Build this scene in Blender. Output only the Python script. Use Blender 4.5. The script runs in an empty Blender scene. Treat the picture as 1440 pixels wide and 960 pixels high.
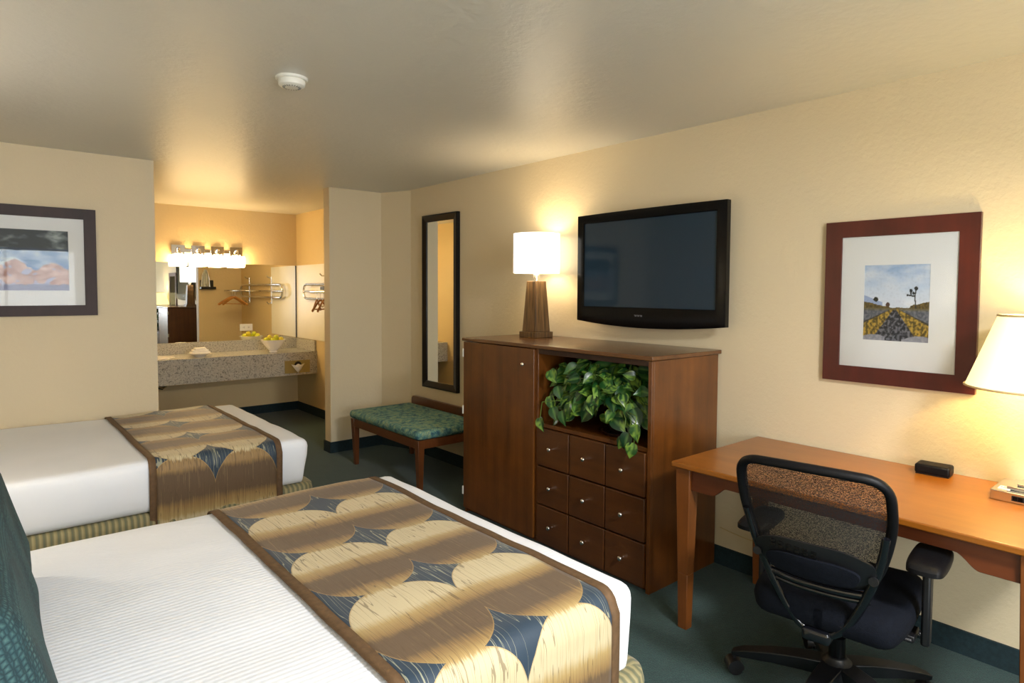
import bpy, bmesh, math, random
from mathutils import Vector, Matrix, noise, Euler
R = math.radians
sc = bpy.context.scene
COL = sc.collection
random.seed(7)

# ---------------------------------------------------------------- materials
def lin(c):
    c = c / 255.0
    return c / 12.92 if c <= 0.04045 else ((c + 0.055) / 1.055) ** 2.4
def rgb(r, g, b):
    return (lin(r), lin(g), lin(b), 1.0)

class NT:
    def __init__(s, name):
        s.m = bpy.data.materials.new(name); s.m.use_nodes = True
        s.t = s.m.node_tree; s.n = s.t.nodes; s.l = s.t.links
        s.b = s.n['Principled BSDF']; s.out = s.n['Material Output']
    def new(s, typ, **kw):
        x = s.n.new(typ)
        for k, v in kw.items():
            setattr(x, k, v)
        return x
    def link(s, a, b): s.l.new(a, b)
    def coord(s, kind='Object', scale=(1, 1, 1), rot=(0, 0, 0)):
        tc = s.new('ShaderNodeTexCoord'); mp = s.new('ShaderNodeMapping')
        mp.inputs['Scale'].default_value = scale; mp.inputs['Rotation'].default_value = rot
        s.link(tc.outputs[kind], mp.inputs['Vector']); return mp.outputs['Vector']
    def noise(s, vec, scale, detail=3, rough=0.5):
        x = s.new('ShaderNodeTexNoise'); s.link(vec, x.inputs['Vector'])
        x.inputs['Scale'].default_value = scale; x.inputs['Detail'].default_value = detail
        x.inputs['Roughness'].default_value = rough
        return x.outputs['Fac']
    def ramp(s, fac, stops, interp='LINEAR'):
        x = s.new('ShaderNodeValToRGB'); s.link(fac, x.inputs['Fac'])
        cr = x.color_ramp; cr.interpolation = interp
        while len(cr.elements) < len(stops): cr.elements.new(0.5)
        for e, (p, c) in zip(cr.elements, stops): e.position = p; e.color = c
        return x.outputs['Color']
    def math(s, op, a, b=None, c=None):
        x = s.new('ShaderNodeMath', operation=op)
        for i, v in enumerate((a, b, c)):
            if v is None: continue
            if isinstance(v, (int, float)): x.inputs[i].default_value = v
            else: s.link(v, x.inputs[i])
        return x.outputs[0]
    def mix(s, fac, a, b):
        x = s.new('ShaderNodeMix', data_type='RGBA')
        if isinstance(fac, (int, float)): x.inputs[0].default_value = fac
        else: s.link(fac, x.inputs[0])
        for i, v in ((6, a), (7, b)):
            if isinstance(v, tuple): x.inputs[i].default_value = v
            else: s.link(v, x.inputs[i])
        return x.outputs[2]
    def bump(s, h, strength=0.3, dist=0.01):
        x = s.new('ShaderNodeBump'); x.inputs['Strength'].default_value = strength
        x.inputs['Distance'].default_value = dist
        s.link(h, x.inputs['Height']); s.link(x.outputs[0], s.b.inputs['Normal'])
    def base(s, v):
        if isinstance(v, tuple): s.b.inputs['Base Color'].default_value = v
        else: s.link(v, s.b.inputs['Base Color'])
    def set(s, **kw):
        for k, v in kw.items():
            s.b.inputs[k.replace('_', ' ')].default_value = v

def simple(name, col, rough=0.5, metal=0.0, var=0.06, vscale=8, bump=0.0, bscale=60, **kw):
    n = NT(name)
    v = n.coord()
    f = n.noise(v, vscale)
    d = tuple(c * (1 - var) for c in col[:3]) + (1,)
    e = tuple(min(1, c * (1 + var)) for c in col[:3]) + (1,)
    n.base(n.ramp(f, [(0.3, d), (0.7, e)]))
    n.set(Roughness=rough, Metallic=metal, **kw)
    if bump: n.bump(n.noise(v, bscale, 4), bump, 0.004)
    return n.m

def wall_paint(name, col, rough=0.55, bump=0.35, scale=42, dist=0.006):
    n = NT(name); v = n.coord()
    f = n.noise(v, 1.3, 2)
    n.base(n.ramp(f, [(0.3, tuple(c * .975 for c in col[:3]) + (1,)), (0.7, col)]))
    n.set(Roughness=rough)
    h = n.math('ADD', n.noise(v, scale, 4, 0.55), n.math('MULTIPLY', n.noise(v, scale * 3.2, 2), 0.35))
    n.bump(h, bump, dist)
    return n.m

def wood(name, dark, mid, light, grain='Z', rough=0.32, scale=1.0, coat=0.25):
    n = NT(name)
    sc_ = {'X': (0.9, 16, 16), 'Y': (16, 0.9, 16), 'Z': (16, 16, 0.9)}[grain]
    v = n.coord('Object', tuple(a * scale for a in sc_))
    f = n.noise(v, 1.0, 6, 0.62)
    c = n.ramp(f, [(0.25, dark), (0.5, mid), (0.75, light)])
    v2 = n.coord('Object', tuple(a * scale * 0.18 + .5 for a in sc_))
    g = n.noise(v2, 1.4, 3)
    c2 = n.mix(n.math('MULTIPLY', n.math('SUBTRACT', g, 0.35), 0.8), c, dark)
    c2 = n.mix(0.35, c2, n.ramp(n.noise(n.coord('Object', (3 * scale, 3 * scale, 3 * scale)), 1.6, 4, .6), [(0.3, dark), (0.55, mid), (0.75, light)]))
    n.base(c2)
    n.set(Roughness=rough, Coat_Weight=coat, Coat_Roughness=0.25)
    n.bump(f, 0.06, 0.002)
    return n.m

M = {}
M['wall'] = wall_paint('cream_wall_paint', rgb(220, 205, 173))
M['alcove_wall'] = wall_paint('cream_paint_warm_glow', rgb(224, 201, 152))  # same cream paint, with the warm vanity glow mixed into the colour
M['ceiling'] = wall_paint('ceiling_paint', rgb(212, 211, 204), rough=0.38, bump=0.22, scale=20, dist=0.012)
M['panel'] = simple('white_wall_panel', rgb(240, 236, 222), 0.3, var=.01)
# carpet: dark teal with small block pattern
def carpet():
    n = NT('teal_carpet'); v = n.coord()
    a = n.noise(v, 190, 2)
    br = n.new('ShaderNodeTexBrick'); v3 = n.coord('Object', (1, 1, 1), (0, 0, R(45)))
    n.link(v3, br.inputs['Vector']); br.inputs['Scale'].default_value = 24
    br.inputs['Mortar Size'].default_value = 0.03; br.inputs['Mortar Smooth'].default_value = 0.6
    br.inputs['Color1'].default_value = rgb(24, 60, 60); br.inputs['Color2'].default_value = rgb(36, 76, 72)
    br.inputs['Mortar'].default_value = rgb(12, 36, 38)
    sp = n.ramp(a, [(0.35, rgb(14, 40, 42)), (0.65, rgb(48, 84, 78))])
    n.base(n.mix(0.4, br.outputs['Color'], sp))
    n.set(Roughness=0.95)
    n.b.inputs['Sheen Weight'].default_value = 0.15
    n.bump(n.math('ADD', a, n.math('MULTIPLY', br.outputs['Fac'], -0.8)), 0.6, 0.004)
    return n.m
M['carpet'] = carpet()
M['carpet_trim'] = simple('dark_teal_carpet_base', rgb(22, 44, 50), 0.9, var=.25, vscale=60, bump=.4, bscale=150)
M['arm_z'] = wood('armoire_wood_vertical', rgb(64, 34, 9), rgb(102, 57, 17), rgb(124, 74, 24), 'Z')
M['arm_y'] = wood('armoire_wood_horizontal', rgb(56, 29, 10), rgb(85, 47, 17), rgb(102, 59, 22), 'Y')
M['arm_top'] = wood('armoire_top_wood', rgb(70, 42, 20), rgb(98, 62, 32), rgb(116, 77, 42), 'Y', rough=0.25)
M['arm_dark'] = simple('armoire_dark_edge', rgb(44, 20, 10), 0.45, var=.1)  # even dark brown for the rail over the niche
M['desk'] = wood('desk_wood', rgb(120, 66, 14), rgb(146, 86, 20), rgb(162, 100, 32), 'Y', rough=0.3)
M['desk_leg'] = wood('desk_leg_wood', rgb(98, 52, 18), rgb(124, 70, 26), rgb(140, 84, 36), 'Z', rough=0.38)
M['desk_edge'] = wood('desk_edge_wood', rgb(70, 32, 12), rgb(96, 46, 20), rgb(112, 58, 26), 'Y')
M['bench_wood'] = wood('bench_wood', rgb(66, 34, 14), rgb(98, 54, 24), rgb(118, 68, 32), 'Z')
M['bench_wood_y'] = wood('bench_rail_wood', rgb(66, 34, 14), rgb(98, 54, 24), rgb(118, 68, 32), 'Y')
M['mahogany'] = wood('mahogany_frame', rgb(52, 14, 10), rgb(76, 22, 15), rgb(90, 30, 20), 'Z', rough=0.35)
M['espresso'] = wood('espresso_frame', rgb(34, 20, 20), rgb(52, 32, 32), rgb(64, 42, 40), 'Z', rough=0.55, coat=0)
M['black_frame'] = simple('black_mirror_frame', rgb(13, 13, 16), 0.3, Specular_IOR_Level=.3, var=.1)
M['mirror'] = simple('mirror_glass', (0.86, 0.88, 0.86, 1), 0.01, 1.0, var=.002)
M['chrome'] = simple('polished_chrome', (0.72, 0.72, 0.74, 1), 0.12, 1.0, var=.02)
M['knob'] = simple('brushed_nickel', (0.85, 0.82, 0.78, 1), 0.22, 1.0, var=.02)
M['brass'] = simple('brass_plate', rgb(166, 150, 92), 0.4, 0.3, var=.04)
M['white_plastic'] = simple('white_plastic', rgb(226, 226, 218), 0.4, var=.01)
M['grey_plastic'] = simple('grey_vent', rgb(120, 122, 116), 0.5)
M['porcelain'] = simple('white_porcelain', rgb(244, 242, 236), 0.12, var=.01, Coat_Weight=.5)
M['cloth_white'] = simple('white_cloth', rgb(246, 246, 240), 0.9, var=.02, bump=.3)
M['black_gloss'] = simple('black_gloss_plastic', rgb(7, 7, 9), 0.2, var=.05, Specular_IOR_Level=.22)
M['black_matte'] = simple('black_matte_plastic', rgb(14, 15, 19), 0.45, var=.1, bump=.1, bscale=200)
M['black_soft'] = simple('black_leatherette', rgb(11, 11, 14), 0.5, Specular_IOR_Level=.2, var=.12, bump=.15, bscale=120)
M['chair_frame'] = simple('chair_gloss_frame', rgb(14, 15, 20), 0.18, var=.08, Coat_Weight=.4)
M['chair_fabric'] = simple('chair_seat_fabric', rgb(12, 16, 25), 0.9, var=.2, vscale=80, bump=.4, bscale=240, Specular_IOR_Level=.15)
def screen_mat():
    n = NT('tv_screen'); v = n.coord()
    n.base(n.ramp(n.noise(v, .6, 1), [(0, rgb(32, 50, 66)), (1, rgb(35, 54, 70))]))
    n.set(Roughness=0.06, Specular_IOR_Level=.5)
    return n.m
M['screen'] = screen_mat()
M['silver_mark'] = simple('silver_lettering', rgb(150, 152, 158), 0.35, .4)
M['iron_body'] = simple('grey_iron_plastic', rgb(190, 200, 208), .3)
M['hanger'] = simple('hanger_wood', rgb(168, 116, 58), .4, var=.15)
M['soil'] = simple('dark_soil', rgb(30, 20, 14), .95, var=.4, vscale=80)
M['pot'] = simple('dark_glazed_pot', rgb(34, 20, 18), .16, var=.1, Coat_Weight=.6)

def coverlet():
    n = NT('white_ribbed_coverlet'); v = n.coord()
    n.base(n.ramp(n.noise(v, 3), [(0.3, rgb(236, 240, 248)), (0.7, rgb(241, 244, 251))]))
    n.set(Roughness=0.85); n.b.inputs['Sheen Weight'].default_value = 0.1
    w = n.new('ShaderNodeTexWave', wave_type='BANDS', bands_direction='Y')
    v2 = n.coord('Object', (1, 1, 1), (0, 0, 0)); n.link(v2, w.inputs['Vector'])
    w.inputs['Scale'].default_value = 17; w.inputs['Distortion'].default_value = 1.2; w.inputs['Detail'].default_value = 2
    w.inputs['Detail Scale'].default_value = 0.6
    h = n.math('ADD', n.math('MULTIPLY', w.outputs['Fac'], 0.5), n.math('MULTIPLY', n.noise(v, 5, 4), 1.6))
    n.bump(h, 0.30, 0.004)
    return n.m
M['coverlet'] = coverlet()

def skirt(name='striped_bed_skirt'):
    n = NT(name); v = n.coord()
    tc = n.new('ShaderNodeTexCoord'); sp = n.new('ShaderNodeSeparateXYZ'); n.link(tc.outputs['Object'], sp.inputs[0])
    nn = n.new('ShaderNodeSeparateXYZ'); n.link(tc.outputs['Normal'], nn.inputs[0])
    side = n.math('GREATER_THAN', n.math('ABSOLUTE', nn.outputs[0]), n.math('ABSOLUTE', nn.outputs[1]))
    s = n.math('ADD', n.math('MULTIPLY', sp.outputs[1], side), n.math('MULTIPLY', sp.outputs[0], n.math('SUBTRACT', 1.0, side)))
    s = n.math('ADD', s, n.math('MULTIPLY', n.noise(v, 9, 2), 0.006))
    f = n.math('FRACT', n.math('MULTIPLY', s, 36.0))
    c = n.ramp(f, [(0.0, rgb(112, 108, 78)), (0.22, rgb(160, 150, 110)), (0.5, rgb(140, 130, 92)), (0.72, rgb(94, 100, 78)), (1.0, rgb(112, 108, 78))])
    n.base(c); n.set(Roughness=.7, Sheen_Weight=.2)
    n.bump(n.math('ADD', f, n.noise(v, 14, 4)), 0.35, 0.008)
    return n.m
M['skirt'] = skirt()

# runner pattern: tangent ovals with navy gaps, in UV metres
def runner(name, x0, y0, flip, B=0.41, A=0.34):
    n = NT(name)
    tc = n.new('ShaderNodeTexCoord'); sp = n.new('ShaderNodeSeparateXYZ'); n.link(tc.outputs['UV'], sp.inputs[0])
    u, v = sp.outputs[0], sp.outputs[1]
    cu = n.math('FRACT', n.math('ADD', n.math('DIVIDE', n.math('SUBTRACT', u, x0), A), 20.0))   # 0 at diamonds
    cv = n.math('FRACT', n.math('ADD', n.math('DIVIDE', n.math('SUBTRACT', v, y0), B), 20.0))
    du = n.math('SUBTRACT', cu, 0.5); dv = n.math('SUBTRACT', cv, 0.5)
    r = n.math('POWER', n.math('ADD', n.math('POWER', n.math('ABSOLUTE', du), 2.2), n.math('POWER', n.math('ABSOLUTE', dv), 2.2)), 1 / 2.2)
    outside = n.math('GREATER_THAN', r, 0.522)
    rim = n.math('SUBTRACT', n.math('GREATER_THAN', r, 0.514), outside)
    # fine threads run along v
    cv_ = n.new('ShaderNodeCombineXYZ'); n.link(n.math('MULTIPLY', u, 150), cv_.inputs[0]); n.link(n.math('MULTIPLY', v, 4), cv_.inputs[1])
    th = n.noise(cv_.outputs[0], 1.0, 3, 0.6)
    cw_ = n.new('ShaderNodeCombineXYZ'); n.link(n.math('MULTIPLY', u, 60), cw_.inputs[0]); n.link(n.math('MULTIPLY', v, 3.0), cw_.inputs[1])
    th2 = n.noise(cw_.outputs[0], 1.0, 1, 0.4)
    lines = n.math('LESS_THAN', n.math('ABSOLUTE', n.math('SUBTRACT', th2, 0.5)), 0.012)
    cx_ = n.new('ShaderNodeCombineXYZ'); n.link(n.math('MULTIPLY', u, 3.0), cx_.inputs[0]); n.link(n.math('MULTIPLY', v, 10), cx_.inputs[1])
    broad = n.noise(cx_.outputs[0], 1.0, 3, 0.5)
    band = n.math('ADD', cv, n.math('ADD', n.math('MULTIPLY', n.math('SUBTRACT', th, 0.5), 0.16), n.math('MULTIPLY', n.math('SUBTRACT', broad, 0.5), 0.10)))
    band = n.math('FRACT', n.math('ADD', band, 4.0 + (0.0 if not flip else 0.0)))
    cream, gold, brown, tan = rgb(200, 186, 150), rgb(146, 116, 70), rgb(98, 77, 54), rgb(172, 146, 94)
    if not flip:      # going to smaller v: cream, gold, brown, gold
        st = [(0.0, tan), (0.10, gold), (0.17, brown), (0.44, brown), (0.50, gold), (0.60, tan), (0.68, cream), (0.97, cream), (1.0, tan)]
    else:             # going to smaller v: gold, brown, gold, cream
        st = [(0.0, cream), (0.28, cream), (0.34, tan), (0.44, gold), (0.52, brown), (0.82, brown), (0.88, gold), (0.97, gold), (1.0, cream)]
    base = n.ramp(band, st)
    strokes = n.math('GREATER_THAN', th2, 0.60)
    dark_str = n.math('MULTIPLY', n.math('GREATER_THAN', th, 0.62), 0.18)
    base = n.mix(dark_str, base, rgb(84, 66, 44))
    lt_str = n.math('MULTIPLY', n.math('LESS_THAN', th, 0.38), 0.18)
    base = n.mix(lt_str, base, rgb(190, 164, 112))
    base = n.mix(n.math('MULTIPLY', lines, .6), base, rgb(88, 68, 44))
    navy = n.mix(n.math('MULTIPLY', lines, 0.8), rgb(34, 54, 72), rgb(160, 160, 136))
    c = n.mix(outside, base, navy)
    c = n.mix(n.math('MULTIPLY', rim, 0.6), c, rgb(170, 140, 88))
    n.base(c); n.set(Roughness=0.62, Sheen_Weight=.15)
    n.bump(n.math('ADD', th, n.math('MULTIPLY', broad, 1.5)), 0.25, 0.004)
    return n.m
M['runner_near'] = runner('runner_pattern_near', 1.068, 2.457, False)
M['runner_far'] = runner('runner_pattern_far', 0.975, 3.685, True, 0.45, 0.335)
M['runner_edge'] = simple('runner_brown_edging', rgb(100, 75, 49), .75, var=.18, vscale=50, bump=.3, bscale=120)

def teal_weave():
    n = NT('teal_basket_weave'); v = n.coord('Object', (1, 1, 1))
    vo = n.new('ShaderNodeTexVoronoi', feature='DISTANCE_TO_EDGE'); n.link(v, vo.inputs['Vector'])
    vo.inputs['Scale'].default_value = 95; vo.inputs['Randomness'].default_value = .35
    d = vo.outputs['Distance']
    c = n.ramp(d, [(0.02, rgb(16, 34, 40)), (0.18, rgb(40, 70, 74)), (0.4, rgb(72, 104, 102))])
    n.base(n.mix(n.math('MULTIPLY', n.noise(v, 14, 2), .5), c, rgb(36, 74, 82)))
    n.set(Roughness=.85); n.bump(d, .5, .004)
    return n.m
M['teal_weave'] = teal_weave()

def bench_fabric():
    n = NT('teal_floral_fabric'); v = n.coord()
    a = n.noise(v, 26, 4, .6)
    c = n.ramp(a, [(0.34, rgb(36, 74, 92)), (0.43, rgb(70, 118, 120)), (0.52, rgb(106, 146, 130)), (0.62, rgb(144, 162, 122)), (0.72, rgb(88, 130, 130))])
    vo = n.new('ShaderNodeTexVoronoi', feature='DISTANCE_TO_EDGE'); n.link(v, vo.inputs['Vector']); vo.inputs['Scale'].default_value = 34
    n.base(n.mix(n.math('MULTIPLY', n.math('LESS_THAN', vo.outputs['Distance'], .06), .45), c, rgb(40, 82, 92)))
    n.set(Roughness=.8); n.bump(a, .2, .004)
    return n.m
M['bench_fabric'] = bench_fabric()

def granite():
    n = NT('speckled_granite'); v = n.coord()
    vo = n.new('ShaderNodeTexVoronoi'); n.link(v, vo.inputs['Vector']); vo.inputs['Scale'].default_value = 90
    c1 = n.ramp(n.noise(v, 70, 3, .7), [(0.32, rgb(96, 94, 88)), (0.44, rgb(176, 174, 164)), (0.6, rgb(206, 204, 192)), (0.72, rgb(140, 128, 108))])
    c2 = n.mix(n.math('MULTIPLY', n.math('LESS_THAN', vo.outputs['Distance'], .22), .6), c1, rgb(70, 64, 60))
    n.base(c2); n.set(Roughness=.22, Coat_Weight=.3)
    return n.m
M['granite'] = granite()

def ribbed_wood():
    n = NT('ribbed_lamp_wood'); v = n.coord('Object', (60, 60, 1.2))
    f = n.noise(v, 1.0, 4, .6)
    n.base(n.ramp(f, [(0.3, rgb(50, 34, 18)), (0.5, rgb(98, 72, 42)), (0.72, rgb(128, 98, 60))]))
    n.set(Roughness=.45); n.bump(f, .5, .004)
    return n.m
M['lamp_wood'] = ribbed_wood()

def emit(name, col, strength, base=(0.9, 0.88, 0.8, 1), trans=0.0):
    n = NT(name); v = n.coord()
    n.base(n.ramp(n.noise(v, 4, 1), [(0, base), (1, tuple(c * .97 for c in base[:3]) + (1,))]))
    n.set(Roughness=.8, Emission_Color=col, Emission_Strength=strength)
    return n.m
M['shade_white'] = emit('lit_white_lampshade', (1.0, 0.93, 0.80, 1), 1.9)
M['shade_cream'] = emit('lit_cream_lampshade', (1.0, 0.85, 0.40, 1), 0.95)
M['shade_trim'] = simple('lampshade_trim', rgb(206, 184, 136), .7)
M['glass_lit'] = emit('lit_frosted_glass', (1.0, 0.70, 0.33, 1), 27.0)
M['glass_fill'] = emit('ceiling_fill_diffuser', (1.0, .95, .88, 1), 5.0)  # glow of the added ceiling fill
M['bulb'] = emit('bulb', (1.0, 0.8, 0.45, 1), 8.0)

def mesh_fabric():
    n = NT('open_mesh_fabric'); v = n.coord('Object', (1, 1, 1))
    n.base(rgb(26, 26, 30)); n.set(Roughness=.6)
    w = n.new('ShaderNodeTexWave', wave_type='BANDS', bands_direction='Z'); n.link(v, w.inputs['Vector'])
    w.inputs['Scale'].default_value = 60; w.inputs['Distortion'].default_value = 5; w.inputs['Detail'].default_value = 1
    w.inputs['Detail Scale'].default_value = 5
    a = n.math('LESS_THAN', w.outputs['Fac'], 0.40)
    tr = n.new('ShaderNodeBsdfTransparent'); mx = n.new('ShaderNodeMixShader')
    n.link(n.math('MULTIPLY', a, .8), mx.inputs[0]); n.link(n.b.outputs[0], mx.inputs[1]); n.link(tr.outputs[0], mx.inputs[2])
    n.link(mx.outputs[0], n.out.inputs['Surface'])
    return n.m
M['mesh_fabric'] = mesh_fabric()

def vcol(name, rough=.45, coat=0.0, attr='paint', extra=None):
    n = NT(name); a = n.new('ShaderNodeAttribute', attribute_name=attr)
    v = n.coord()
    f = n.noise(v, 90, 3)
    c = n.mix(n.math('MULTIPLY', n.math('SUBTRACT', f, .5), .5), a.outputs['Color'], (0, 0, 0, 1))
    n.base(c if extra is None else extra(n, a, v)); n.set(Roughness=rough, Coat_Weight=coat, Coat_Roughness=.03)
    return n.m
M['print'] = vcol('printed_photograph', .5)
M['print'].node_tree.nodes['Principled BSDF'].inputs['Coat Weight'].default_value = .0
M['mat_board'] = simple('white_mat_board', rgb(226, 228, 228), .9, var=.01)
def leafmat():
    def ex(n, a, v):
        return a.outputs['Color']
    m = vcol('pothos_leaf', .34, .25, 'paint', ex)
    m.node_tree.nodes['Principled BSDF'].inputs['Coat Roughness'].default_value = .2
    return m
M['leaf'] = leafmat()
M['stem'] = simple('green_stem', rgb(92, 120, 46), .5)
M['fruit'] = simple('yellow_green_fruit', rgb(196, 200, 40), .35, var=.2, vscale=18)
M['fruit_y'] = simple('yellow_fruit', rgb(226, 208, 60), .35, var=.12, vscale=18)

def glass_pane(name='picture_glass'):
    n = NT(name)
    n.n.remove(n.b)
    tr = n.new('ShaderNodeBsdfTransparent'); gl = n.new('ShaderNodeBsdfGlossy'); gl.inputs['Roughness'].default_value = .02
    fr = n.new('ShaderNodeFresnel'); fr.inputs['IOR'].default_value = 1.22
    mx = n.new('ShaderNodeMixShader'); n.link(fr.outputs[0], mx.inputs[0]); n.link(tr.outputs[0], mx.inputs[1]); n.link(gl.outputs[0], mx.inputs[2])
    n.link(mx.outputs[0], n.out.inputs['Surface'])
    return n.m
M['glass'] = glass_pane()

# ---------------------------------------------------------------- mesh building
class MB:
    def __init__(s): s.bm = bmesh.new()
    def box(s, x0, x1, y0, y1, z0, z1):
        a = [s.bm.verts.new((x, y, z)) for x in (x0, x1) for y in (y0, y1) for z in (z0, z1)]
        for f in ((0, 1, 3, 2), (4, 6, 7, 5), (0, 4, 5, 1), (2, 3, 7, 6), (0, 2, 6, 4), (1, 5, 7, 3)):
            s.bm.faces.new([a[i] for i in f])
        return s
    def frustum(s, c, z0, w0, d0, z1, w1, d1, c1=None):
        c1 = c1 or c
        lo = [s.bm.verts.new((c[0] + a * w0 / 2, c[1] + b * d0 / 2, z0)) for a, b in ((-1, -1), (1, -1), (1, 1), (-1, 1))]
        hi = [s.bm.verts.new((c1[0] + a * w1 / 2, c1[1] + b * d1 / 2, z1)) for a, b in ((-1, -1), (1, -1), (1, 1), (-1, 1))]
        s.bm.faces.new(lo[::-1]); s.bm.faces.new(hi)
        for i in range(4): s.bm.faces.new((lo[i], lo[(i + 1) % 4], hi[(i + 1) % 4], hi[i]))
        return s
    def lathe(s, prof, c=(0, 0, 0), n=32, axis='Z', cap=True):
        rings = []
        for r, h in prof:
            ring = []
            for i in range(n):
                a = 2 * math.pi * i / n
                p = (r * math.cos(a), r * math.sin(a), h)
                if axis == 'X': p = (h, p[0], p[1])
                if axis == 'Y': p = (p[1], h, p[0])
                ring.append(s.bm.verts.new((p[0] + c[0], p[1] + c[1], p[2] + c[2])))
            rings.append(ring)
        for a, b in zip(rings, rings[1:]):
            for i in range(n):
                s.bm.faces.new((a[i], a[(i + 1) % n], b[(i + 1) % n], b[i]))
        if cap:
            s.bm.faces.new(rings[0][::-1]); s.bm.faces.new(rings[-1])
        return s
    def tube(s, pts, r, n=10, closed=False, flat=1.0, up=Vector((0, 0, 1))):
        pts = [Vector(p) for p in pts]; m = len(pts); rings = []
        rr = r if isinstance(r, (list, tuple)) else [r] * m
        prev = None
        for i, p in enumerate(pts):
            if closed: t = pts[(i + 1) % m] - pts[i - 1]
            else: t = pts[min(i + 1, m - 1)] - pts[max(i - 1, 0)]
            t.normalize()
            if prev is None:
                ref = up if abs(t.dot(up)) < .95 else Vector((1, 0, 0))
                a = t.cross(ref).normalized()
            else:
                a = (prev - t * prev.dot(t))
                a = a.normalized() if a.length > 1e-6 else t.orthogonal().normalized()
            prev = a; b = t.cross(a)
            rings.append([s.bm.verts.new(p + (a * math.cos(2 * math.pi * k / n) + b * math.sin(2 * math.pi * k / n) * flat) * rr[i]) for k in range(n)])
        pr = list(zip(rings, rings[1:])) + ([(rings[-1], rings[0])] if closed else [])
        for A, B in pr:
            for k in range(n):
                s.bm.faces.new((A[k], A[(k + 1) % n], B[(k + 1) % n], B[k]))
        if not closed:
            s.bm.faces.new(rings[0][::-1]); s.bm.faces.new(rings[-1])
        return s
    def prism(s, poly, a0, a1, axis='X'):
        def P(u, v, w):
            return {'X': (w, u, v), 'Y': (u, w, v), 'Z': (u, v, w)}[axis]
        A = [s.bm.verts.new(P(u, v, a0)) for u, v in poly]; B = [s.bm.verts.new(P(u, v, a1)) for u, v in poly]
        s.bm.faces.new(A[::-1]); s.bm.faces.new(B); k = len(poly)
        for i in range(k): s.bm.faces.new((A[i], A[(i + 1) % k], B[(i + 1) % k], B[i]))
        return s
    def sphere(s, c, r, sx=1, sy=1, sz=1, u=20, v=14):
        m = Matrix.Translation(c) @ Matrix.Diagonal((r * sx, r * sy, r * sz, 1))
        bmesh.ops.create_uvsphere(s.bm, u_segments=u, v_segments=v, radius=1, matrix=m); return s
    def rbox(s, x0, x1, y0, y1, z0, z1, r, seg=0.05, disp=None):
        """rounded box on a fine grid"""
        tmp = bmesh.new(); bmesh.ops.create_cube(tmp, size=1)
        cuts = max(3, int(max(x1 - x0, y1 - y0, z1 - z0) / seg))
        # grid each face by axis values
        tmp.free()
        def axis(a, b):
            k = max(2, int((b - a - 2 * r) / seg)); v = [a + r * (1 - math.cos(t * math.pi / 2 / 3)) * 1.0 for t in (0, 1, 2)]
            v = [a, a + r * .15, a + r * .5] + [a + r + (b - a - 2 * r) * i / k for i in range(k + 1)] + [b - r * .5, b - r * .15, b]
            return v
        X, Y, Z = axis(x0, x1), axis(y0, y1), axis(z0, z1)
        cache = {}
        def V(x, y, z):
            k = (round(x, 6), round(y, 6), round(z, 6))
            if k in cache: return cache[k]
            q = Vector((min(max(x, x0 + r), x1 - r), min(max(y, y0 + r), y1 - r), min(max(z, z0 + r), z1 - r)))
            d = Vector((x, y, z)) - q
            p = q + d.normalized() * r if d.length > 1e-9 else Vector((x, y, z))
            if disp: p = p + disp(p, d.normalized() if d.length > 1e-9 else Vector((0, 0, 0)))
            cache[k] = s.bm.verts.new(p); return cache[k]
        def face(A, B, f, flip):
            for i in range(len(A) - 1):
                for j in range(len(B) - 1):
                    q = [f(A[i], B[j]), f(A[i + 1], B[j]), f(A[i + 1], B[j + 1]), f(A[i], B[j + 1])]
                    if len(set(q)) < 4: continue
                    s.bm.faces.new(q[::-1] if flip else q)
        face(X, Y, lambda a, b: V(a, b, z1), False); face(X, Y, lambda a, b: V(a, b, z0), True)
        face(X, Z, lambda a, b: V(a, y0, b), False); face(X, Z, lambda a, b: V(a, y1, b), True)
        face(Y, Z, lambda a, b: V(x1, a, b), False); face(Y, Z, lambda a, b: V(x0, a, b), True)
        return s
    def build(s, name, mat, parent=None, loc=None, bevel=0.0, smooth=38, seg=2, recalc=True):
        bm = s.bm
        if recalc: bmesh.ops.recalc_face_normals(bm, faces=bm.faces)
        for f in bm.faces: f.smooth = True
        for e in bm.edges:
            if len(e.link_faces) == 2:
                try: e.smooth = e.calc_face_angle(0) < R(smooth)
                except Exception: pass
        me = bpy.data.meshes.new(name); bm.to_mesh(me); bm.free()
        o = bpy.data.objects.new(name, me); COL.objects.link(o)
        if mat: me.materials.append(mat)
        if parent is not None:
            o.parent = parent
            o.matrix_parent_inverse = Matrix.Identity(4)
        if loc: o.location = loc
        if bevel:
            b = o.modifiers.new('bevel', 'BEVEL'); b.width = bevel; b.segments = seg; b.limit_method = 'ANGLE'; b.angle_limit = R(40)
            b.harden_normals = False
        return o

def tag(o, label, cat, group=None, kind=None):
    o['label'] = label
    if cat: o['category'] = cat
    if group: o['group'] = group
    if kind: o['kind'] = kind
    return o
def thing(name, label, cat, loc=(0, 0, 0), rz=0, group=None):
    o = bpy.data.objects.new(name, None); COL.objects.link(o)
    o.location = loc; o.rotation_euler = (0, 0, rz); o.empty_display_size = .05
    return tag(o, label, cat, group)
def struct(name, mb, mat, **kw):
    o = mb.build(name, mat, **kw); o['kind'] = 'structure'; return o

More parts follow.
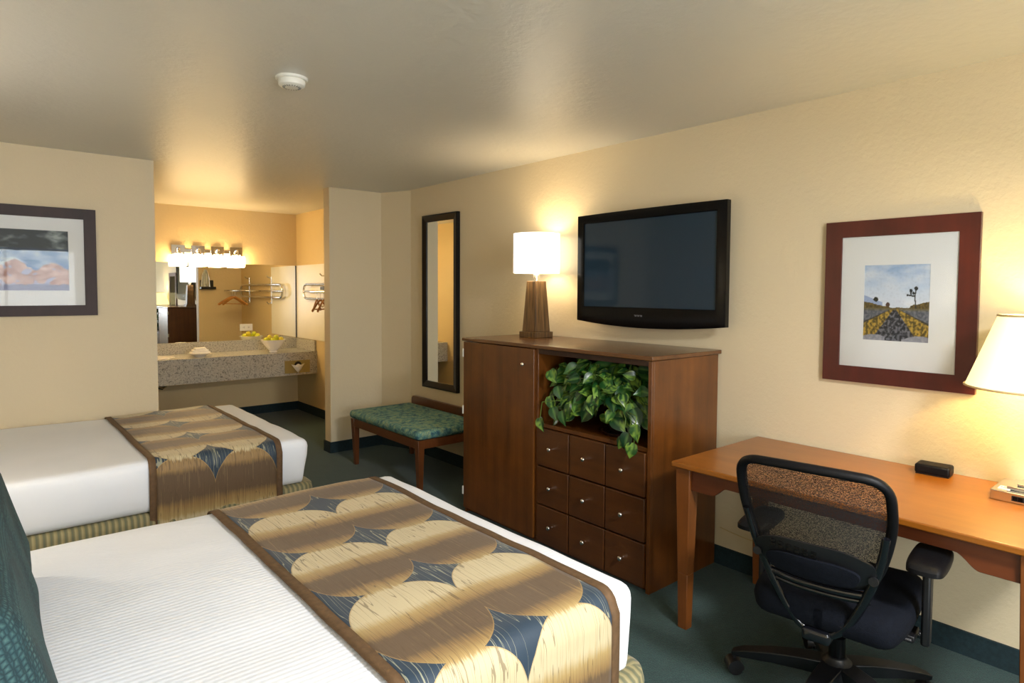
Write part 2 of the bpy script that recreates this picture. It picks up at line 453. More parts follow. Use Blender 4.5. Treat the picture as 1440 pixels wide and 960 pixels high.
# ---------------------------------------------------------------- room
XR, YF, YA, C = 3.10, 5.20, 7.75, 2.43        # right wall, far wall, alcove back wall, ceiling
XL, YB = -0.75, -2.30
struct('floor', MB().box(XL - .2, XR + .2, YB - .2, YA + .2, -.08, 0), M['carpet'])
struct('ceiling', MB().box(XL - .2, XR + .2, YB - .2, YA + .2, C, C + .08), M['ceiling'])
struct('wall_right', MB().box(XR, XR + .12, YB - .1, 5.5, 0, C), M['wall'])
struct('wall_left', MB().box(XL - .12, XL, YB - .1, YF + .12, 0, C), M['wall'])
struct('wall_far', MB().box(XL, 1.0, YF, YF + .12, 0, C), M['wall'])
struct('wall_alcove_left', MB().box(.88, 1.0, YF + .121, YA, 0, C), M['alcove_wall'])
struct('wall_alcove_back', MB().box(.88, XR + .12, YA, YA + .12, 0, C), M['alcove_wall'])
struct('wall_alcove_right', MB().box(3.05, XR + .12, 5.571, YA, 0, C), M['alcove_wall'])
# stub wall beside the alcove, with the slanted return to the right wall
mb = MB(); mb.prism([(2.45, 5.45), (2.975, 5.45), (3.10, 5.115), (3.22, 5.115), (3.22, 5.57), (2.45, 5.57)], 0, C, 'Z')
struct('wall_partition', mb, M['wall'])
# rear wall with a wide window opening
WX0, WX1, WZ0, WZ1 = -0.60, 1.30, .70, 2.15
struct('wall_rear', MB().box(XL, WX0, YB - .12, YB, 0, C).box(WX1, XR, YB - .12, YB, 0, C).box(WX0, WX1, YB - .12, YB, 0, WZ0).box(WX0, WX1, YB - .12, YB, WZ1, C), M['wall'])
mb = MB()
for a, b in ((WX0, WX0 + .05), (.33, .37), (WX1 - .05, WX1)): mb.box(a, b, YB - .08, YB - .03, WZ0, WZ1)
mb.box(WX0, WX1, YB - .08, YB - .03, WZ0, WZ0 + .05).box(WX0, WX1, YB - .08, YB - .03, WZ1 - .05, WZ1)
struct('window_1', mb, M['white_plastic'])
# carpet base
bt, bh = .012, .10
struct('baseboard_right', MB().box(XR - bt, XR, YB, 5.115, 0, bh), M['carpet_trim'])
struct('baseboard_far', MB().box(XL, 1.0 + bt, YF - bt, YF, 0, bh).box(1.0, 1.0 + bt, YF, YA, 0, bh), M['carpet_trim'])
struct('baseboard_alcove', MB().box(1.0, 3.05, YA - bt, YA, 0, bh).box(3.05 - bt, 3.05, 5.57, YA, 0, bh), M['carpet_trim'])
mb = MB(); mb.prism([(2.45 - bt, 5.57 + bt), (2.45 - bt, 5.45 - bt), (2.967, 5.45 - bt), (3.088, 5.115), (3.1, 5.115), (2.98, 5.45), (2.45, 5.45), (2.45, 5.57), (3.05, 5.57), (3.05, 5.57 + bt)], 0, bh, 'Z')
struct('baseboard_partition', mb, M['carpet_trim'])
# pale panels that line the alcove's right wall beside the mirror
struct('trim_1', MB().box(3.042, 3.05, 6.86, YA, .905, 1.80), M['panel'])

# ---------------------------------------------------------------- beds
def fold(p):
    q = Vector((p[0] * 2.2, p[1] * 2.2, p[2] * 3))
    return noise.noise(q) * .006 + noise.noise(q * 2.7 + Vector((5, 3, 1))) * .003
def make_bed(idx, x0, x1, y0, y1, rx0, rx1, rmat, label_bed, label_runner, wall_side=False, runner_drop=.36):
    zt, zb, r = .605, .33, .048
    t = thing('bed', label_bed, 'bed', (0, 0, 0))
    def disp(p, d):
        k = fold(p) + .0
        sag = 0
        # foot drape pulls inwards lower down
        low = max(0, (zt - .09 - p.z)) / (zt - zb)
        return Vector((0, 0, 1)) * k * 1.4 * (1 if p.z > zt - .1 else 0) + Vector((d.x, d.y, 0)) * (noise.noise(Vector((p.x * 7, p.y * 7, p.z * 1.5))) * .014 * low) - Vector((max(0, d.x), 0, 0)) * low * .075
    MB().rbox(x0, x1, y0, y1, zb, zt, r, .045, disp).build('coverlet', M['coverlet'], t, smooth=60)
    # box spring skirt: straight sides with soft pleats, rounded foot corners
    mb = MB(); pts = []
    e = .055 if not wall_side else .03
    ax, bx, ay, by = x0 + .02, x1 + e + .01, y0 - e * .5, min(y1 + .02, YF - .02 if wall_side else 9)
    rr = .09
    per = []
    def seg(a, b):
        L = (Vector(b) - Vector(a)).length; k = max(2, int(L / .012))
        for i in range(k): per.append(Vector(a).lerp(Vector(b), i / k))
    def arc(cx, cy, a0, a1):
        for i in range(8):
            a = a0 + (a1 - a0) * i / 8; per.append(Vector((cx + rr * math.cos(a), cy + rr * math.sin(a), 0)))
    seg((ax, ay, 0), (bx - rr, ay, 0)); arc(bx - rr, ay + rr, -math.pi / 2, 0); seg((bx, ay + rr, 0), (bx, by - rr, 0)); arc(bx - rr, by - rr, 0, math.pi / 2)
    seg((bx - rr, by, 0), (ax, by, 0)); seg((ax, by, 0), (ax, ay, 0))
    n = len(per); rings = []
    cen = Vector(((ax + bx) / 2, (ay + by) / 2, 0))
    for h, off in ((.012, .012), (.08, .006), (.20, 0), (.29, 0), (.318, -.006), (.33, -.03)):
        ring = []
        for i, p in enumerate(per):
            tdir = (per[(i + 1) % n] - per[i - 1]); nn = Vector((tdir.y, -tdir.x, 0)).normalized()
            w = math.sin(i * .9) * .003 * (1 - h / .33) + noise.noise(Vector((p.x * 9, p.y * 9, h * 4))) * .007
            if wall_side and p.y > y1 - .05: w = 0; 
            q = p + nn * (off * (0 if wall_side and p.y > y1 - .05 else 1) + w); ring.append(mb.bm.verts.new((q.x, q.y, h)))
        rings.append(ring)
    for a, b in zip(rings, rings[1:]):
        for i in range(n): mb.bm.faces.new((a[i], a[(i + 1) % n], b[(i + 1) % n], b[i]))
    mb.bm.faces.new(rings[-1])
    mb.build('bed_skirt', M['skirt'], t, smooth=60)
    # runner laid across the foot end
    def prof(s):   # s = y on the flat top; beyond edges wraps down
        off = .006; R_ = r + off
        ya, yb = y0 + r, y1 - r
        if s < ya:
            d = ya - s; a = d / R_
            if a < math.pi / 2: return ya - R_ * math.sin(a), zt - r + R_ * math.cos(a), True
            return ya - R_, zt - r - (d - R_ * math.pi / 2), False
        if s > yb:
            d = s - yb; a = d / R_
            if a < math.pi / 2: return yb + R_ * math.sin(a), zt - r + R_ * math.cos(a), True
            return yb + R_, zt - r - (d - R_ * math.pi / 2), False
        return s, zt + off, True
    s0 = y0 + r - runner_drop - (0); s1 = (y1 - r + .3) if not wall_side else (y1 - r + .10)
    def strip(a, b, lift, name, mat, par):
        mb = MB(); bm = mb.bm; uvl = bm.loops.layers.uv.new('UVMap')
        nu = max(2, int((b - a) / .02)); nv = int((s1 - s0) / .018); G = []
        for i in range(nu + 1):
            row = []
            for j in range(nv + 1):
                x = a + (b - a) * i / nu; s_ = s0 + (s1 - s0) * j / nv
                y, z, top = prof(s_)
                k = fold((x, y, z)) * 1.4 if z > zt - .1 else 0
                n_ = Vector((0, 0, 1))
                if not top:
                    sg = -1 if s_ < y0 + .5 else 1
                    y += sg * (.006 + noise.noise(Vector((x * 5, z * 3, s_))) * .006)
                    low = max(0, (zt - .09 - z)) / (zt - zb)
                else: low = 0
                row.append((bm.verts.new((x - 0.0, y - (lift if (not top and s_ < y0 + .5) else 0), z + k + (lift if top else 0))), (x, s_)))
            G.append(row)
        for i in range(nu):
            for j in range(nv):
                q = [G[i][j], G[i + 1][j], G[i + 1][j + 1], G[i][j + 1]]
                f = bm.faces.new([v for v, _ in q])
                for lp, (_, uv) in zip(f.loops, q): lp[uvl].uv = uv
        o = mb.build(name, mat, par, smooth=60)
        so = o.modifiers.new('thick', 'SOLIDIFY'); so.thickness = .004; so.offset = 1
        return o
    ru = thing('bed_runner', label_runner, 'bed runner', (0, 0, 0))
    strip(rx0 + .03, rx1 - .03, 0, 'patterned_cloth', rmat, ru)
    strip(rx0, rx0 + .034, .0025, 'edging', M['runner_edge'], ru)
    strip(rx1 - .034, rx1, .0025, 'edging', M['runner_edge'], ru)
    return t
make_bed(1, -.55, 1.535, 1.20, 2.725, .69, 1.43, M['runner_near'],
         'nearest bed with white ribbed coverlet and striped skirt, beside the desk chair',
         'gold, brown and navy runner across the nearest bed')
make_bed(2, -.55, 1.52, 3.68, 5.165, .655, 1.345, M['runner_far'],
         'farther bed with white coverlet and striped skirt, against the far picture wall',
         'gold, brown and navy runner across the farther bed by the wall', wall_side=True, runner_drop=.40)
# teal cushion at the head of the near bed, leaning back
cu = thing('cushion', 'teal woven cushion at the head of the nearest bed, cropped at left', 'cushion', (0, 0, .61))
def pd(p, d):
    return Vector((0, 0, noise.noise(p * 4) * .012))
o = MB().rbox(-.075, .075, 1.23, 2.50, 0, .38, .072, .03, lambda p, d: Vector((noise.noise(p * 5) * .01, 0, 0))).build('cushion_cover', M['teal_weave'], cu, smooth=60)
o.rotation_euler = (0, R(-14), 0); o.location = (.045, 0, .018)

# ---------------------------------------------------------------- armoire
AX, AY0, AY1, AT = 2.50, 1.885, 3.43, 1.187
AB = 3.085
t = thing('armoire', 'brown wooden armoire with one tall door, open niche and nine drawers', 'armoire', (2.8, 2.65, 0))
def ap(mb, name, mat, par=None, **kw):
    par = par or t
    o = mb.build(name, mat, par, **kw)
    base = Vector((2.8, 2.65, 0)) if par is t else Vector((0, 0, 0))
    o.location = (o.location - base) if par is t else o.location
    return o
mb = MB()
mb.box(AX + .02, AB, AY0, AY0 + .02, 0.0, AT - .025)             # near side
mb.box(AX + .02, AB, AY1 - .02, AY1, 0.0, AT - .025)             # far side
mb.box(AX, AB, 2.700, 2.722, .05, AT - .025)                     # divider
mb.box(AB - .015, AB, AY0 + .0205, AY1 - .0205, .03, AT - .026)                  # back
mb.box(AX + .01, AB, AY0 + .02, 2.70, .705, .728)                # niche shelf
mb.box(AX + .021, AB - .016, AY0 + .0205, AY1 - .0205, .03, .05)
mb.box(AX + .03, AX + .05, AY0 + .02, AY1 - .02, 0, .05)         # plinth
mb.box(AX, AX + .02, AY0, AY0 + .022, 0.0, AT - .025)            # near stile
mb.box(AX, AX + .02, AY1 - .016, AY1, 0.0, AT - .025)
ap(mb, 'carcass', M['arm_z'], bevel=.0015)
mb = MB().box(AX - .018, AB + .01, AY0 - .015, AY1 + .015, AT - .022, AT)
ap(mb, 'top_board', M['arm_top'], bevel=.004)
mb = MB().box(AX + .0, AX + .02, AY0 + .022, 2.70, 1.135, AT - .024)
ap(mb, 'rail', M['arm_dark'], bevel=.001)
d = ap(MB().box(AX - .016, AX + .003, 2.724, AY1 - .004, .035, AT - .026), 'door', M['arm_z'], bevel=.002)
def knob(par, x, y, z, m=M['knob']):
    mb = MB().lathe([(.0045, .002), (.0045, -.012), (.011, -.018), (.013, -.024), (.010, -.029), (.003, -.031)], (x, y, z), 14, 'X')
    mb.build('knob', m, par, smooth=50)
knob(d, AX - .016, 2.80, 1.066)
for z in (1.085, .70, .15):
    MB().box(AX - .02, AX - .002, AY1 - .006, AY1 + .006, z - .028, z + .028).build('hinge', M['white_plastic'], d, bevel=.002)
ys = [1.908, 2.168, 2.434, 2.698]
for r_ in range(3):
    z0 = .025 + .2275 * r_
    for c_ in range(3):
        dr = ap(MB().box(AX - .014, AX + .006, ys[c_] + .0035, ys[c_ + 1] - .0035, z0 + .004, z0 + .2235), 'drawer', M['arm_y'], bevel=.004, seg=3)
        knob(dr, AX - .014, (ys[c_] + ys[c_ + 1]) / 2 + .005, z0 + .117)

# lamp on armoire
def shade(mb, r0, z0, r1, z1, n=48, th=.003):
    rings = []
    for r, z in ((r0, z0), (r1, z1), (r1 - th, z1), (r0 - th, z0)):
        rings.append([mb.bm.verts.new((r * math.cos(2 * math.pi * i / n), r * math.sin(2 * math.pi * i / n), z)) for i in range(n)])
    for k in range(4):
        a, b = rings[k], rings[(k + 1) % 4]
        for i in range(n): mb.bm.faces.new((a[i], a[(i + 1) % n], b[(i + 1) % n], b[i]))
    return mb
L1 = (2.905, 3.165, AT + .0005)
t = thing('table_lamp', 'lit table lamp with white drum shade and ribbed wooden base on the armoire', 'lamp', L1)
MB().box(-.082, .082, -.082, .082, 0, .038).build('base', M['lamp_wood'], t, bevel=.003)
MB().frustum((0, 0), .038, .135, .135, .382, .094, .094).build('column', M['lamp_wood'], t, bevel=.003)
MB().lathe([(.012, .382), (.012, .40), (.02, .402), (.02, .425), (.010, .43), (.010, .47)], n=16).build('neck', M['knob'], t)
shade(MB(), .157, .435, .157, .700).build('lamp_shade', M['shade_white'], t, smooth=60)
mb = MB(); mb.tube([(-.156, 0, .45), (0, 0, .455), (.156, 0, .45)], .002, 6).tube([(0, -.156, .45), (0, 0, .455), (0, .156, .45)], .002, 6)
mb.build('shade_spider', M['knob'], t)
MB().sphere((0, 0, .52), .03, sz=1.3, u=14, v=10).build('bulb', M['bulb'], t)

# pothos
P0 = Vector((2.66, 2.20, .7285))
t = thing('potted_pothos', 'leafy green pothos in dark pot inside the armoire niche', 'plant', P0)
MB().lathe([(.085, 0), (.105, .004), (.115, .018), (.108, .02), (.08, .012), (.0, .012)], n=36, cap=False).build('saucer', M['pot'], t)
mb = MB().lathe([(.0, .0125), (.065, .0125), (.085, .04), (.098, .11), (.104, .125), (.098, .127), (.092, .118), (.0, .112)], n=36, cap=False)
mb.build('pot', M['pot'], t)
MB().lathe([(.09, .110), (.05, .122), (.01, .124)], n=20).build('soil', M['soil'], t)
rnd = random.Random(3)
leafbm = bmesh.new(); cl = leafbm.verts.layers.float_color.new('paint')
def heart(w):   # half width at parameter 0..1 along the leaf
    return w * (math.sin(math.pi * min(1, w and 1)) if False else 1)
prof_h = [0.0, .62, .92, 1.0, .93, .76, .50, .22, 0.0]
def add_leaf(pos, tip_dir, nrm, L):
    tip = tip_dir.normalized(); nrm = (nrm - tip * nrm.dot(tip)).normalized(); side = tip.cross(nrm)
    W = L * rnd.uniform(.34, .42); curl = rnd.uniform(.12, .4); foldv = rnd.uniform(.15, .5)
    tone = rnd.random(); varieg = rnd.random()
    bcol = Vector((lin(14 + 30 * tone), lin(52 + 46 * tone), lin(28 + 6 * tone)))
    grid = []
    N = len(prof_h)
    for i, h in enumerate(prof_h):
        u = i / (N - 1); row = []
        for j in range(-3, 4):
            s = j / 3
            back = -.14 * L * (1 - u) ** 3 * (abs(s) > .3) * 1.0 if i > 0 else 0
            p = pos + tip * (u * L + (back if i < 3 else 0)) + side * (s * W * h) + nrm * (-(curl * u * u) * L + foldv * abs(s) * W * h * 1.0 - .1 * W * s * s * h)
            v = leafbm.verts.new(p)
            q = noise.noise(Vector((s * 2.2 + pos.x * 90, u * 3 + pos.y * 90, pos.z * 50)))
            streak = 1.0 if (q > .12 and varieg > .35) else 0.0
            mid = 1.0 if j == 0 else 0.0
            c = bcol * (.85 + .3 * (1 - abs(s)))
            if streak: c = c.lerp(Vector((lin(150), lin(186), lin(70))), .55)
            if mid: c = c.lerp(Vector((lin(130), lin(168), lin(84))), .35)
            v[cl] = (c.x, c.y, c.z, 1); row.append(v)
        grid.append(row)
    for i in range(N - 1):
        for j in range(6):
            try: leafbm.faces.new((grid[i][j], grid[i][j + 1], grid[i + 1][j + 1], grid[i + 1][j]))
            except ValueError: pass
stem = MB()
ctr = Vector((.0, .115, .20))
def inside(p):
    w = p + P0
    return (2.47 < w.x < 2.97) and (1.925 < w.y < 2.685) and (w.z < 1.118) and (w.z > .742 or w.x < 2.475)
placed = 0; tries = 0
while placed < 330 and tries < 9000:
    tries += 1
    a = rnd.uniform(0, 2 * math.pi); e = math.asin(rnd.uniform(-.55, 1))
    dirn = Vector((math.cos(e) * math.cos(a), math.cos(e) * math.sin(a), math.sin(e)))
    if dirn.x > .5 and rnd.random() < .7: continue
    rad = rnd.uniform(.6, 1.05)
    p = ctr + Vector((dirn.x * .16, dirn.y * .40, dirn.z * .21)) * rad
    if p.z < .09 and abs(p.y + .02) < .13: continue
    L = rnd.uniform(.06, .115)
    tipd = Vector((dirn.x * .5 - .15, dirn.y * .9, -.45 + dirn.z * .4)) + Vector((rnd.uniform(-.5, .5), rnd.uniform(-.9, .9), rnd.uniform(-.5, .7)))
    nrm = Vector((-1.0, dirn.y * .5 - .25, .55 + dirn.z * .4)) + Vector((rnd.uniform(-.5, .5), rnd.uniform(-.8, .8), rnd.uniform(-.5, .5)))
    w = p + tipd.normalized() * L
    if not inside(p) or not inside(w): continue
    add_leaf(p, tipd, nrm, L)
    if placed % 2 == 0:
        root = Vector((rnd.uniform(-.04, .04), rnd.uniform(-.04, .04), .115))
        m = (root + p) / 2 + Vector((-.0, 0, .09))
        m.z = min(m.z, .37)
        stem.tube([root, root.lerp(m, .6) + Vector((0, 0, .02)), m, p], .0022, 5)
    placed += 1
# trailing vines that hang over the shelf edge
for (y, z, L) in ((2.635, .775, .085), (1.985, .80, .09), (1.955, .755, .085), (2.02, .775, .075), (1.95, .85, .09)):
    p = Vector((2.455, y, z)) - P0
    add_leaf(p, Vector((-.25, rnd.uniform(-.4, .4), -.9)), Vector((-1, rnd.uniform(-.4, .2), .3)), L)
    stem.tube([Vector((-.05, (y - P0.y) * .3, .13)), Vector((-.15, (y - P0.y) * .7, .16)), Vector((-.19, y - P0.y, .12 + max(0, p.z) * .3)), p], .0022, 5)
for (x, y, z, L) in ((2.50, 2.60, .90, .095), (2.49, 2.57, .84, .085), (2.50, 2.50, .83, .09), (2.52, 2.56, .96, .085), (2.50, 2.44, .88, .095), (2.50, 2.60, 1.05, .09), (2.49, 2.52, .79, .07)):
    add_leaf(Vector((x, y, z)) - P0, Vector((-.2, rnd.uniform(-.8, .8), -.8)), Vector((-1, rnd.uniform(-.5, .2), .4)), L)
me = bpy.data.meshes.new('foliage'); leafbm.to_mesh(me); leafbm.free(); me.materials.append(M['leaf'])
for f in me.polygons: f.use_smooth = True
o = bpy.data.objects.new('foliage', me); COL.objects.link(o); o.parent = t
stem.build('vine', M['stem'], t)

# ---------------------------------------------------------------- television
t = thing('television', 'black flat screen television mounted on the right wall above the armoire', 'television', (3.0, 2.325, 1.64))
def tv_poly(y0, y1, z0, z1, sagb, sagt, n=24):
    top = [(y0 + (y1 - y0) * i / n, z1 + sagt * (1 - (2 * i / n - 1) ** 2)) for i in range(n + 1)]
    bot = [(y1 - (y1 - y0) * i / n, z0 - sagb * (1 - (2 * i / n - 1) ** 2)) for i in range(n + 1)]
    return top + bot
hw, hh = .535, .325
mb = MB()
F = [mb.bm.verts.new((-.012, y, z)) for y, z in tv_poly(-hw, hw, -hh, .345, .03, .004)]
B_ = [mb.bm.verts.new((.022, y, z)) for y, z in tv_poly(-hw, hw, -hh, .345, .03, .004)]
k = len(F)
S_ = [mb.bm.verts.new((-.018, y, z)) for y, z in tv_poly(-hw + .02, hw - .02, -hh + .018, .33, .026, .002)]
I_ = [mb.bm.verts.new((-.018, y, z)) for y, z in tv_poly(-.4795, .4795, -.2365, .2945, .0, .0)]
J_ = [mb.bm.verts.new((-.008, y, z)) for y, z in tv_poly(-.4755, .4755, -.2325, .2905, .0, .0)]
for A, B2 in ((B_, F), (F, S_), (S_, I_), (I_, J_)):
    for i in range(k): mb.bm.faces.new((A[i], A[(i + 1) % k], B2[(i + 1) % k], B2[i]))
mb.bm.faces.new(B_)
mb.build('bezel', M['black_gloss'], t, smooth=28)
MB().box(.022, .085, -.4, .4, -.24, .26).build('rear_housing', M['black_matte'], t, bevel=.01)
MB().box(.0855, .099, -.2, .2, -.12, .14).build('wall_bracket', M['black_matte'], t)
MB().box(-.009, -.006, -.4765, .4765, -.2335, .2915).build('screen', M['screen'], t)
# small silver maker's mark, drawn as plain strokes
mb = MB()
for i, y in enumerate((.026, .016, .006, -.004, -.014, -.024)):
    yy = .03 + y
    mb.box(-.0195, -.018, yy - .0028, yy - .0012, -.287, -.277)
    if i % 2 == 0: mb.box(-.0195, -.018, yy - .0028, yy + .004, -.279, -.277)
    else: mb.box(-.0195, -.018, yy - .0028, yy + .004, -.283, -.281).box(-.0195, -.018, yy + .0026, yy + .004, -.287, -.277)
mb.build('logo', M['silver_mark'], t)

# ---------------------------------------------------------------- pictures
def fbm(x, y, s, o=4, seed=0):
    v = 0; a = .5; f = s
    for _ in range(o): v += a * noise.noise(Vector((x * f, y * f, seed))); a *= .5; f *= 2
    return v
def lerp3(a, b, t):
    t = max(0, min(1, t)); return tuple(a[i] + (b[i] - a[i]) * t for i in range(3))
def desert(u, v):      # u to the right, v up
    sky = lerp3((226, 232, 240), (150, 178, 214), (v - .48) / .5)
    n1 = fbm(u, v * 2.4, 3.2, 4, 1)
    sky = lerp3(sky, (206, 216, 230), .5 + n1 * 1.6)
    hor = .44
    c = sky
    if v < .60 - .35 * u * .9 and u < .3: c = lerp3(sky, (138, 158, 198), .8)     # far blue hill
    hill = hor + .075 * max(0, 1 - u / .42) + .02 * fbm(u, 0, 12, 3, 4)
    if u > .72: hill = max(hill, hor + .06 * (u - .72) / .28 + .025 + .015 * fbm(u, 0, 16, 3, 8))
    bush = fbm(u, v, 30, 3, 2)
    if (u - .19) ** 2 + ((v - .545) * 1.25) ** 2 < .0016 + bush * .001: c = (40, 44, 30)
    if (u - .38) ** 2 + ((v - .475) * 1.1) ** 2 < .0012 + bush * .001: c = (84, 62, 52)
    if v < hill:
        c = lerp3((120, 100, 50), (70, 62, 34), .5 + bush * 2)
    # joshua tree
    def seg(ax, ay, bx, by, w):
        px, py, dx, dy = u - ax, v - ay, bx - ax, by - ay
        t_ = max(0, min(1, (px * dx + py * dy) / (dx * dx + dy * dy))); return math.hypot(px - dx * t_, py - dy * t_) < w
    if seg(.80, .44, .785, .60, .009) or seg(.785, .59, .70, .60, .009) or seg(.785, .60, .80, .67, .01) or seg(.73, .60, .72, .65, .01): c = (44, 48, 46)
    for bx, by, br in ((.80, .69, .028), (.725, .66, .024), (.675, .605, .016), (.76, .63, .018)):
        if math.hypot(u - bx, v - by) < br + .01 * bush: c = (34, 42, 44)
    if v < hor - .01:
        d = (hor - v) / hor; x = (u - .49) / max(.02, d)
        gr = fbm(u, v, 26, 4, 5) * 1.6
        if abs(x) < .36: c = lerp3((30, 34, 42), (112, 114, 124), .5 + gr * 2.4 - .3 * (1 - d))
        elif abs(x) < .98: c = lerp3((84, 72, 30), (184, 152, 62), .5 + gr * 2.2)
        elif abs(x) < 1.12: c = lerp3((50, 48, 44), (84, 80, 60), .5 + gr)
        else: c = lerp3((78, 84, 96), (116, 120, 130), .5 + gr * 2)
        if d < .12: c = lerp3((112, 96, 50), c, d / .12)
    if v < .05 + .03 * math.sin(u * 9) and (u < .35 or u > .6): c = lerp3((120, 124, 140), (170, 170, 176), .5 + fbm(u, v, 20, 2, 3))
    return c
def canyon(u, v):
    n1 = fbm(u, v * 1.5, 4, 5, 11); n2 = fbm(u, v, 9, 4, 17)
    if v > .66 + .03 * n1:
        c = lerp3((34, 46, 50), (150, 160, 160), max(0, n1 * 2.6 - .05) + max(0, (v - .97)))
        if v < .70: c = lerp3((20, 48, 84), c, .5)
    elif v > .42 + .16 * n1 + .05 * math.sin(u * 17):
        c = lerp3((96, 136, 184), (214, 224, 232), .5 + n1 * 2.2)
    else:
        c = lerp3((170, 128, 120), (216, 190, 182), .5 + n2 * 2.0)
        if fbm(u, v, 6, 3, 23) > .12: c = (176, 178, 200)
        if v < .1 + .06 * n2: c = (132, 136, 168)
    return c
def picture(name, label, origin, rz, W, H, fw, depth, print_rect, paint, fmat, nu, nv):
    """local frame: x to the right seen from the front, y points into the wall, z up; origin is the centre on the wall"""
    t = thing(name, label, 'picture', origin, rz)
    mb = MB(); w, h = W / 2, H / 2
    def ringv(x0, z0, y): return [mb.bm.verts.new(p) for p in ((-x0, y, -z0), (x0, y, -z0), (x0, y, z0), (-x0, y, z0))]
    rs = [ringv(w, h, 0), ringv(w, h, -depth), ringv(w - fw, h - fw, -depth + .003), ringv(w - fw, h - fw, -.008), ]
    for a, b in zip(rs, rs[1:]):
        for i in range(4): mb.bm.faces.new((a[i], a[(i + 1) % 4], b[(i + 1) % 4], b[i]))
    mb.bm.faces.new(rs[0]); mb.bm.faces.new(rs[-1][::-1])
    mb.build('picture_frame', fmat, t, bevel=.0012, smooth=20)
    x0, x1, z0, z1 = print_rect
    mb = MB(); iw, ih = w - fw, h - fw
    mb.box(-iw, x0, -.0115, -.0085, -ih, ih).box(x1, iw, -.0115, -.0085, -ih, ih).box(x0, x1, -.0115, -.0085, -ih, z0).box(x0, x1, -.0115, -.0085, z1, ih)
    mb.build('mat_board', M['mat_board'], t)
    bm = bmesh.new(); L_ = bm.verts.layers.float_color.new('paint'); G = []
    for i in range(nu + 1):
        row = []
        for j in range(nv + 1):
            u, v = i / nu, j / nv
            q = bm.verts.new((x0 + (x1 - x0) * u, -.0098, z0 + (z1 - z0) * v)); c = paint(u, v)
            q[L_] = (lin(c[0]), lin(c[1]), lin(c[2]), 1); row.append(q)
        G.append(row)
    for i in range(nu):
        for j in range(nv): bm.faces.new((G[i][j], G[i + 1][j], G[i + 1][j + 1], G[i][j + 1]))
    me = bpy.data.meshes.new('printed_image'); bm.to_mesh(me); bm.free(); me.materials.append(M['print'])
    o = bpy.data.objects.new('printed_image', me); COL.objects.link(o); o.parent = t
    MB().box(-iw, iw, -.0165, -.0150, -ih, ih).build('glass_pane', M['glass'], t)
    return t
picture('framed_picture', 'mahogany framed picture of a desert track with a lone tree, above the desk', (XR - .001, 1.021, 1.4605), R(-90), .606, .74, .073, .022,
        (-.131, .129, -.171, .166), desert, M['mahogany'], 120, 150)
picture('framed_picture', 'dark framed picture of red rocks under a stormy sky above the farther bed', (.235, YF - .001, 1.68), 0, .80, .722, .07, .022,
        (-.26, .242, -.192, .205), canyon, M['espresso'], 150, 120)

# ---------------------------------------------------------------- full length mirror
t = thing('wall_mirror', 'tall narrow mirror in black frame on the right wall above the bench', 'mirror', (XR - .009, 4.588, 1.398), R(-90 + 1.7))
mb = MB(); w, h, fw = .262, .765, .060
def ringv(x0, z0, y, ): return [mb.bm.verts.new(p) for p in ((-x0, y, -z0), (x0, y, -z0), (x0, y, z0), (-x0, y, z0))]
rs = [ringv(w, h, 0), ringv(w, h, -.03), ringv(w - .012, h - .012, -.034), ringv(w - fw, h - fw, -.024), ringv(w - fw, h - fw, -.012)]
for a, b in zip(rs, rs[1:]):
    for i in range(4): mb.bm.faces.new((a[i], a[(i + 1) % 4], b[(i + 1) % 4], b[i]))
mb.bm.faces.new(rs[0]); mb.bm.faces.new(rs[-1][::-1])
mb.build('mirror_frame', M['black_frame'], t, smooth=15)
MB().box(-w + fw - .001, w - fw + .001, -.016, -.0125, -h + fw - .001, h - fw + .001).build('mirror_glass', M['mirror'], t)

# ---------------------------------------------------------------- bench
t = thing('bench', 'wooden bench with teal patterned seat below the tall mirror', 'bench', (2.74, 4.46, 0))
bx0, bx1, by0, by1 = -.315, .31, -.555, .54
for sx, sy in ((-1, -1), (-1, 1), (1, -1), (1, 1)):
    cx = bx0 + .03 if sx < 0 else bx1 - .03; cy = by0 + .03 if sy < 0 else by1 - .03
    mb = MB().frustum((cx - sx * .006, cy - sy * .006), 0, .034, .034, .40, .056, .056, (cx, cy))
    mb.build('leg', M['bench_wood'], t, bevel=.003)
mb = MB().box(bx0 + .006, bx0 + .028, by0 + .05, by1 - .05, .335, .40).box(bx1 - .03, bx1 - .008, by0 + .05, by1 - .05, .335, .40)
mb.box(bx0 + .05, bx1 - .05, by0 + .006, by0 + .028, .335, .40).box(bx0 + .05, bx1 - .05, by1 - .028, by1 - .006, .335, .40)
mb.build('apron', M['bench_wood_y'], t, bevel=.002)
MB().rbox(bx0 - .012, bx1 - .02, by0 - .012, by1 + .012, .401, .472, .034, .04, lambda p, d: Vector((0, 0, .008 * max(0, 1 - (p.x / .33) ** 2) * max(0, 1 - (p.y / .56) ** 2) if p.z > .44 else 0))).build('seat_cushion', M['bench_fabric'], t, smooth=60)
mb = MB()
pl = [(by0, .385)] + [(by1 + .02, .385)] + [(by1 + .02 - .035 + .035 * math.cos(a), .53 - .035 + .035 * math.sin(a)) for a in [i * math.pi / 2 / 6 for i in range(7)]] + [(by0 + .035 - .035 * math.cos(a), .495 + .035 * math.sin(a)) for a in [math.pi / 2 - i * math.pi / 2 / 6 for i in range(7)]]
mb.prism(pl, bx1 - .005, bx1 + .022, 'X')
mb.build('backrest', M['bench_wood_y'], t, bevel=.003)

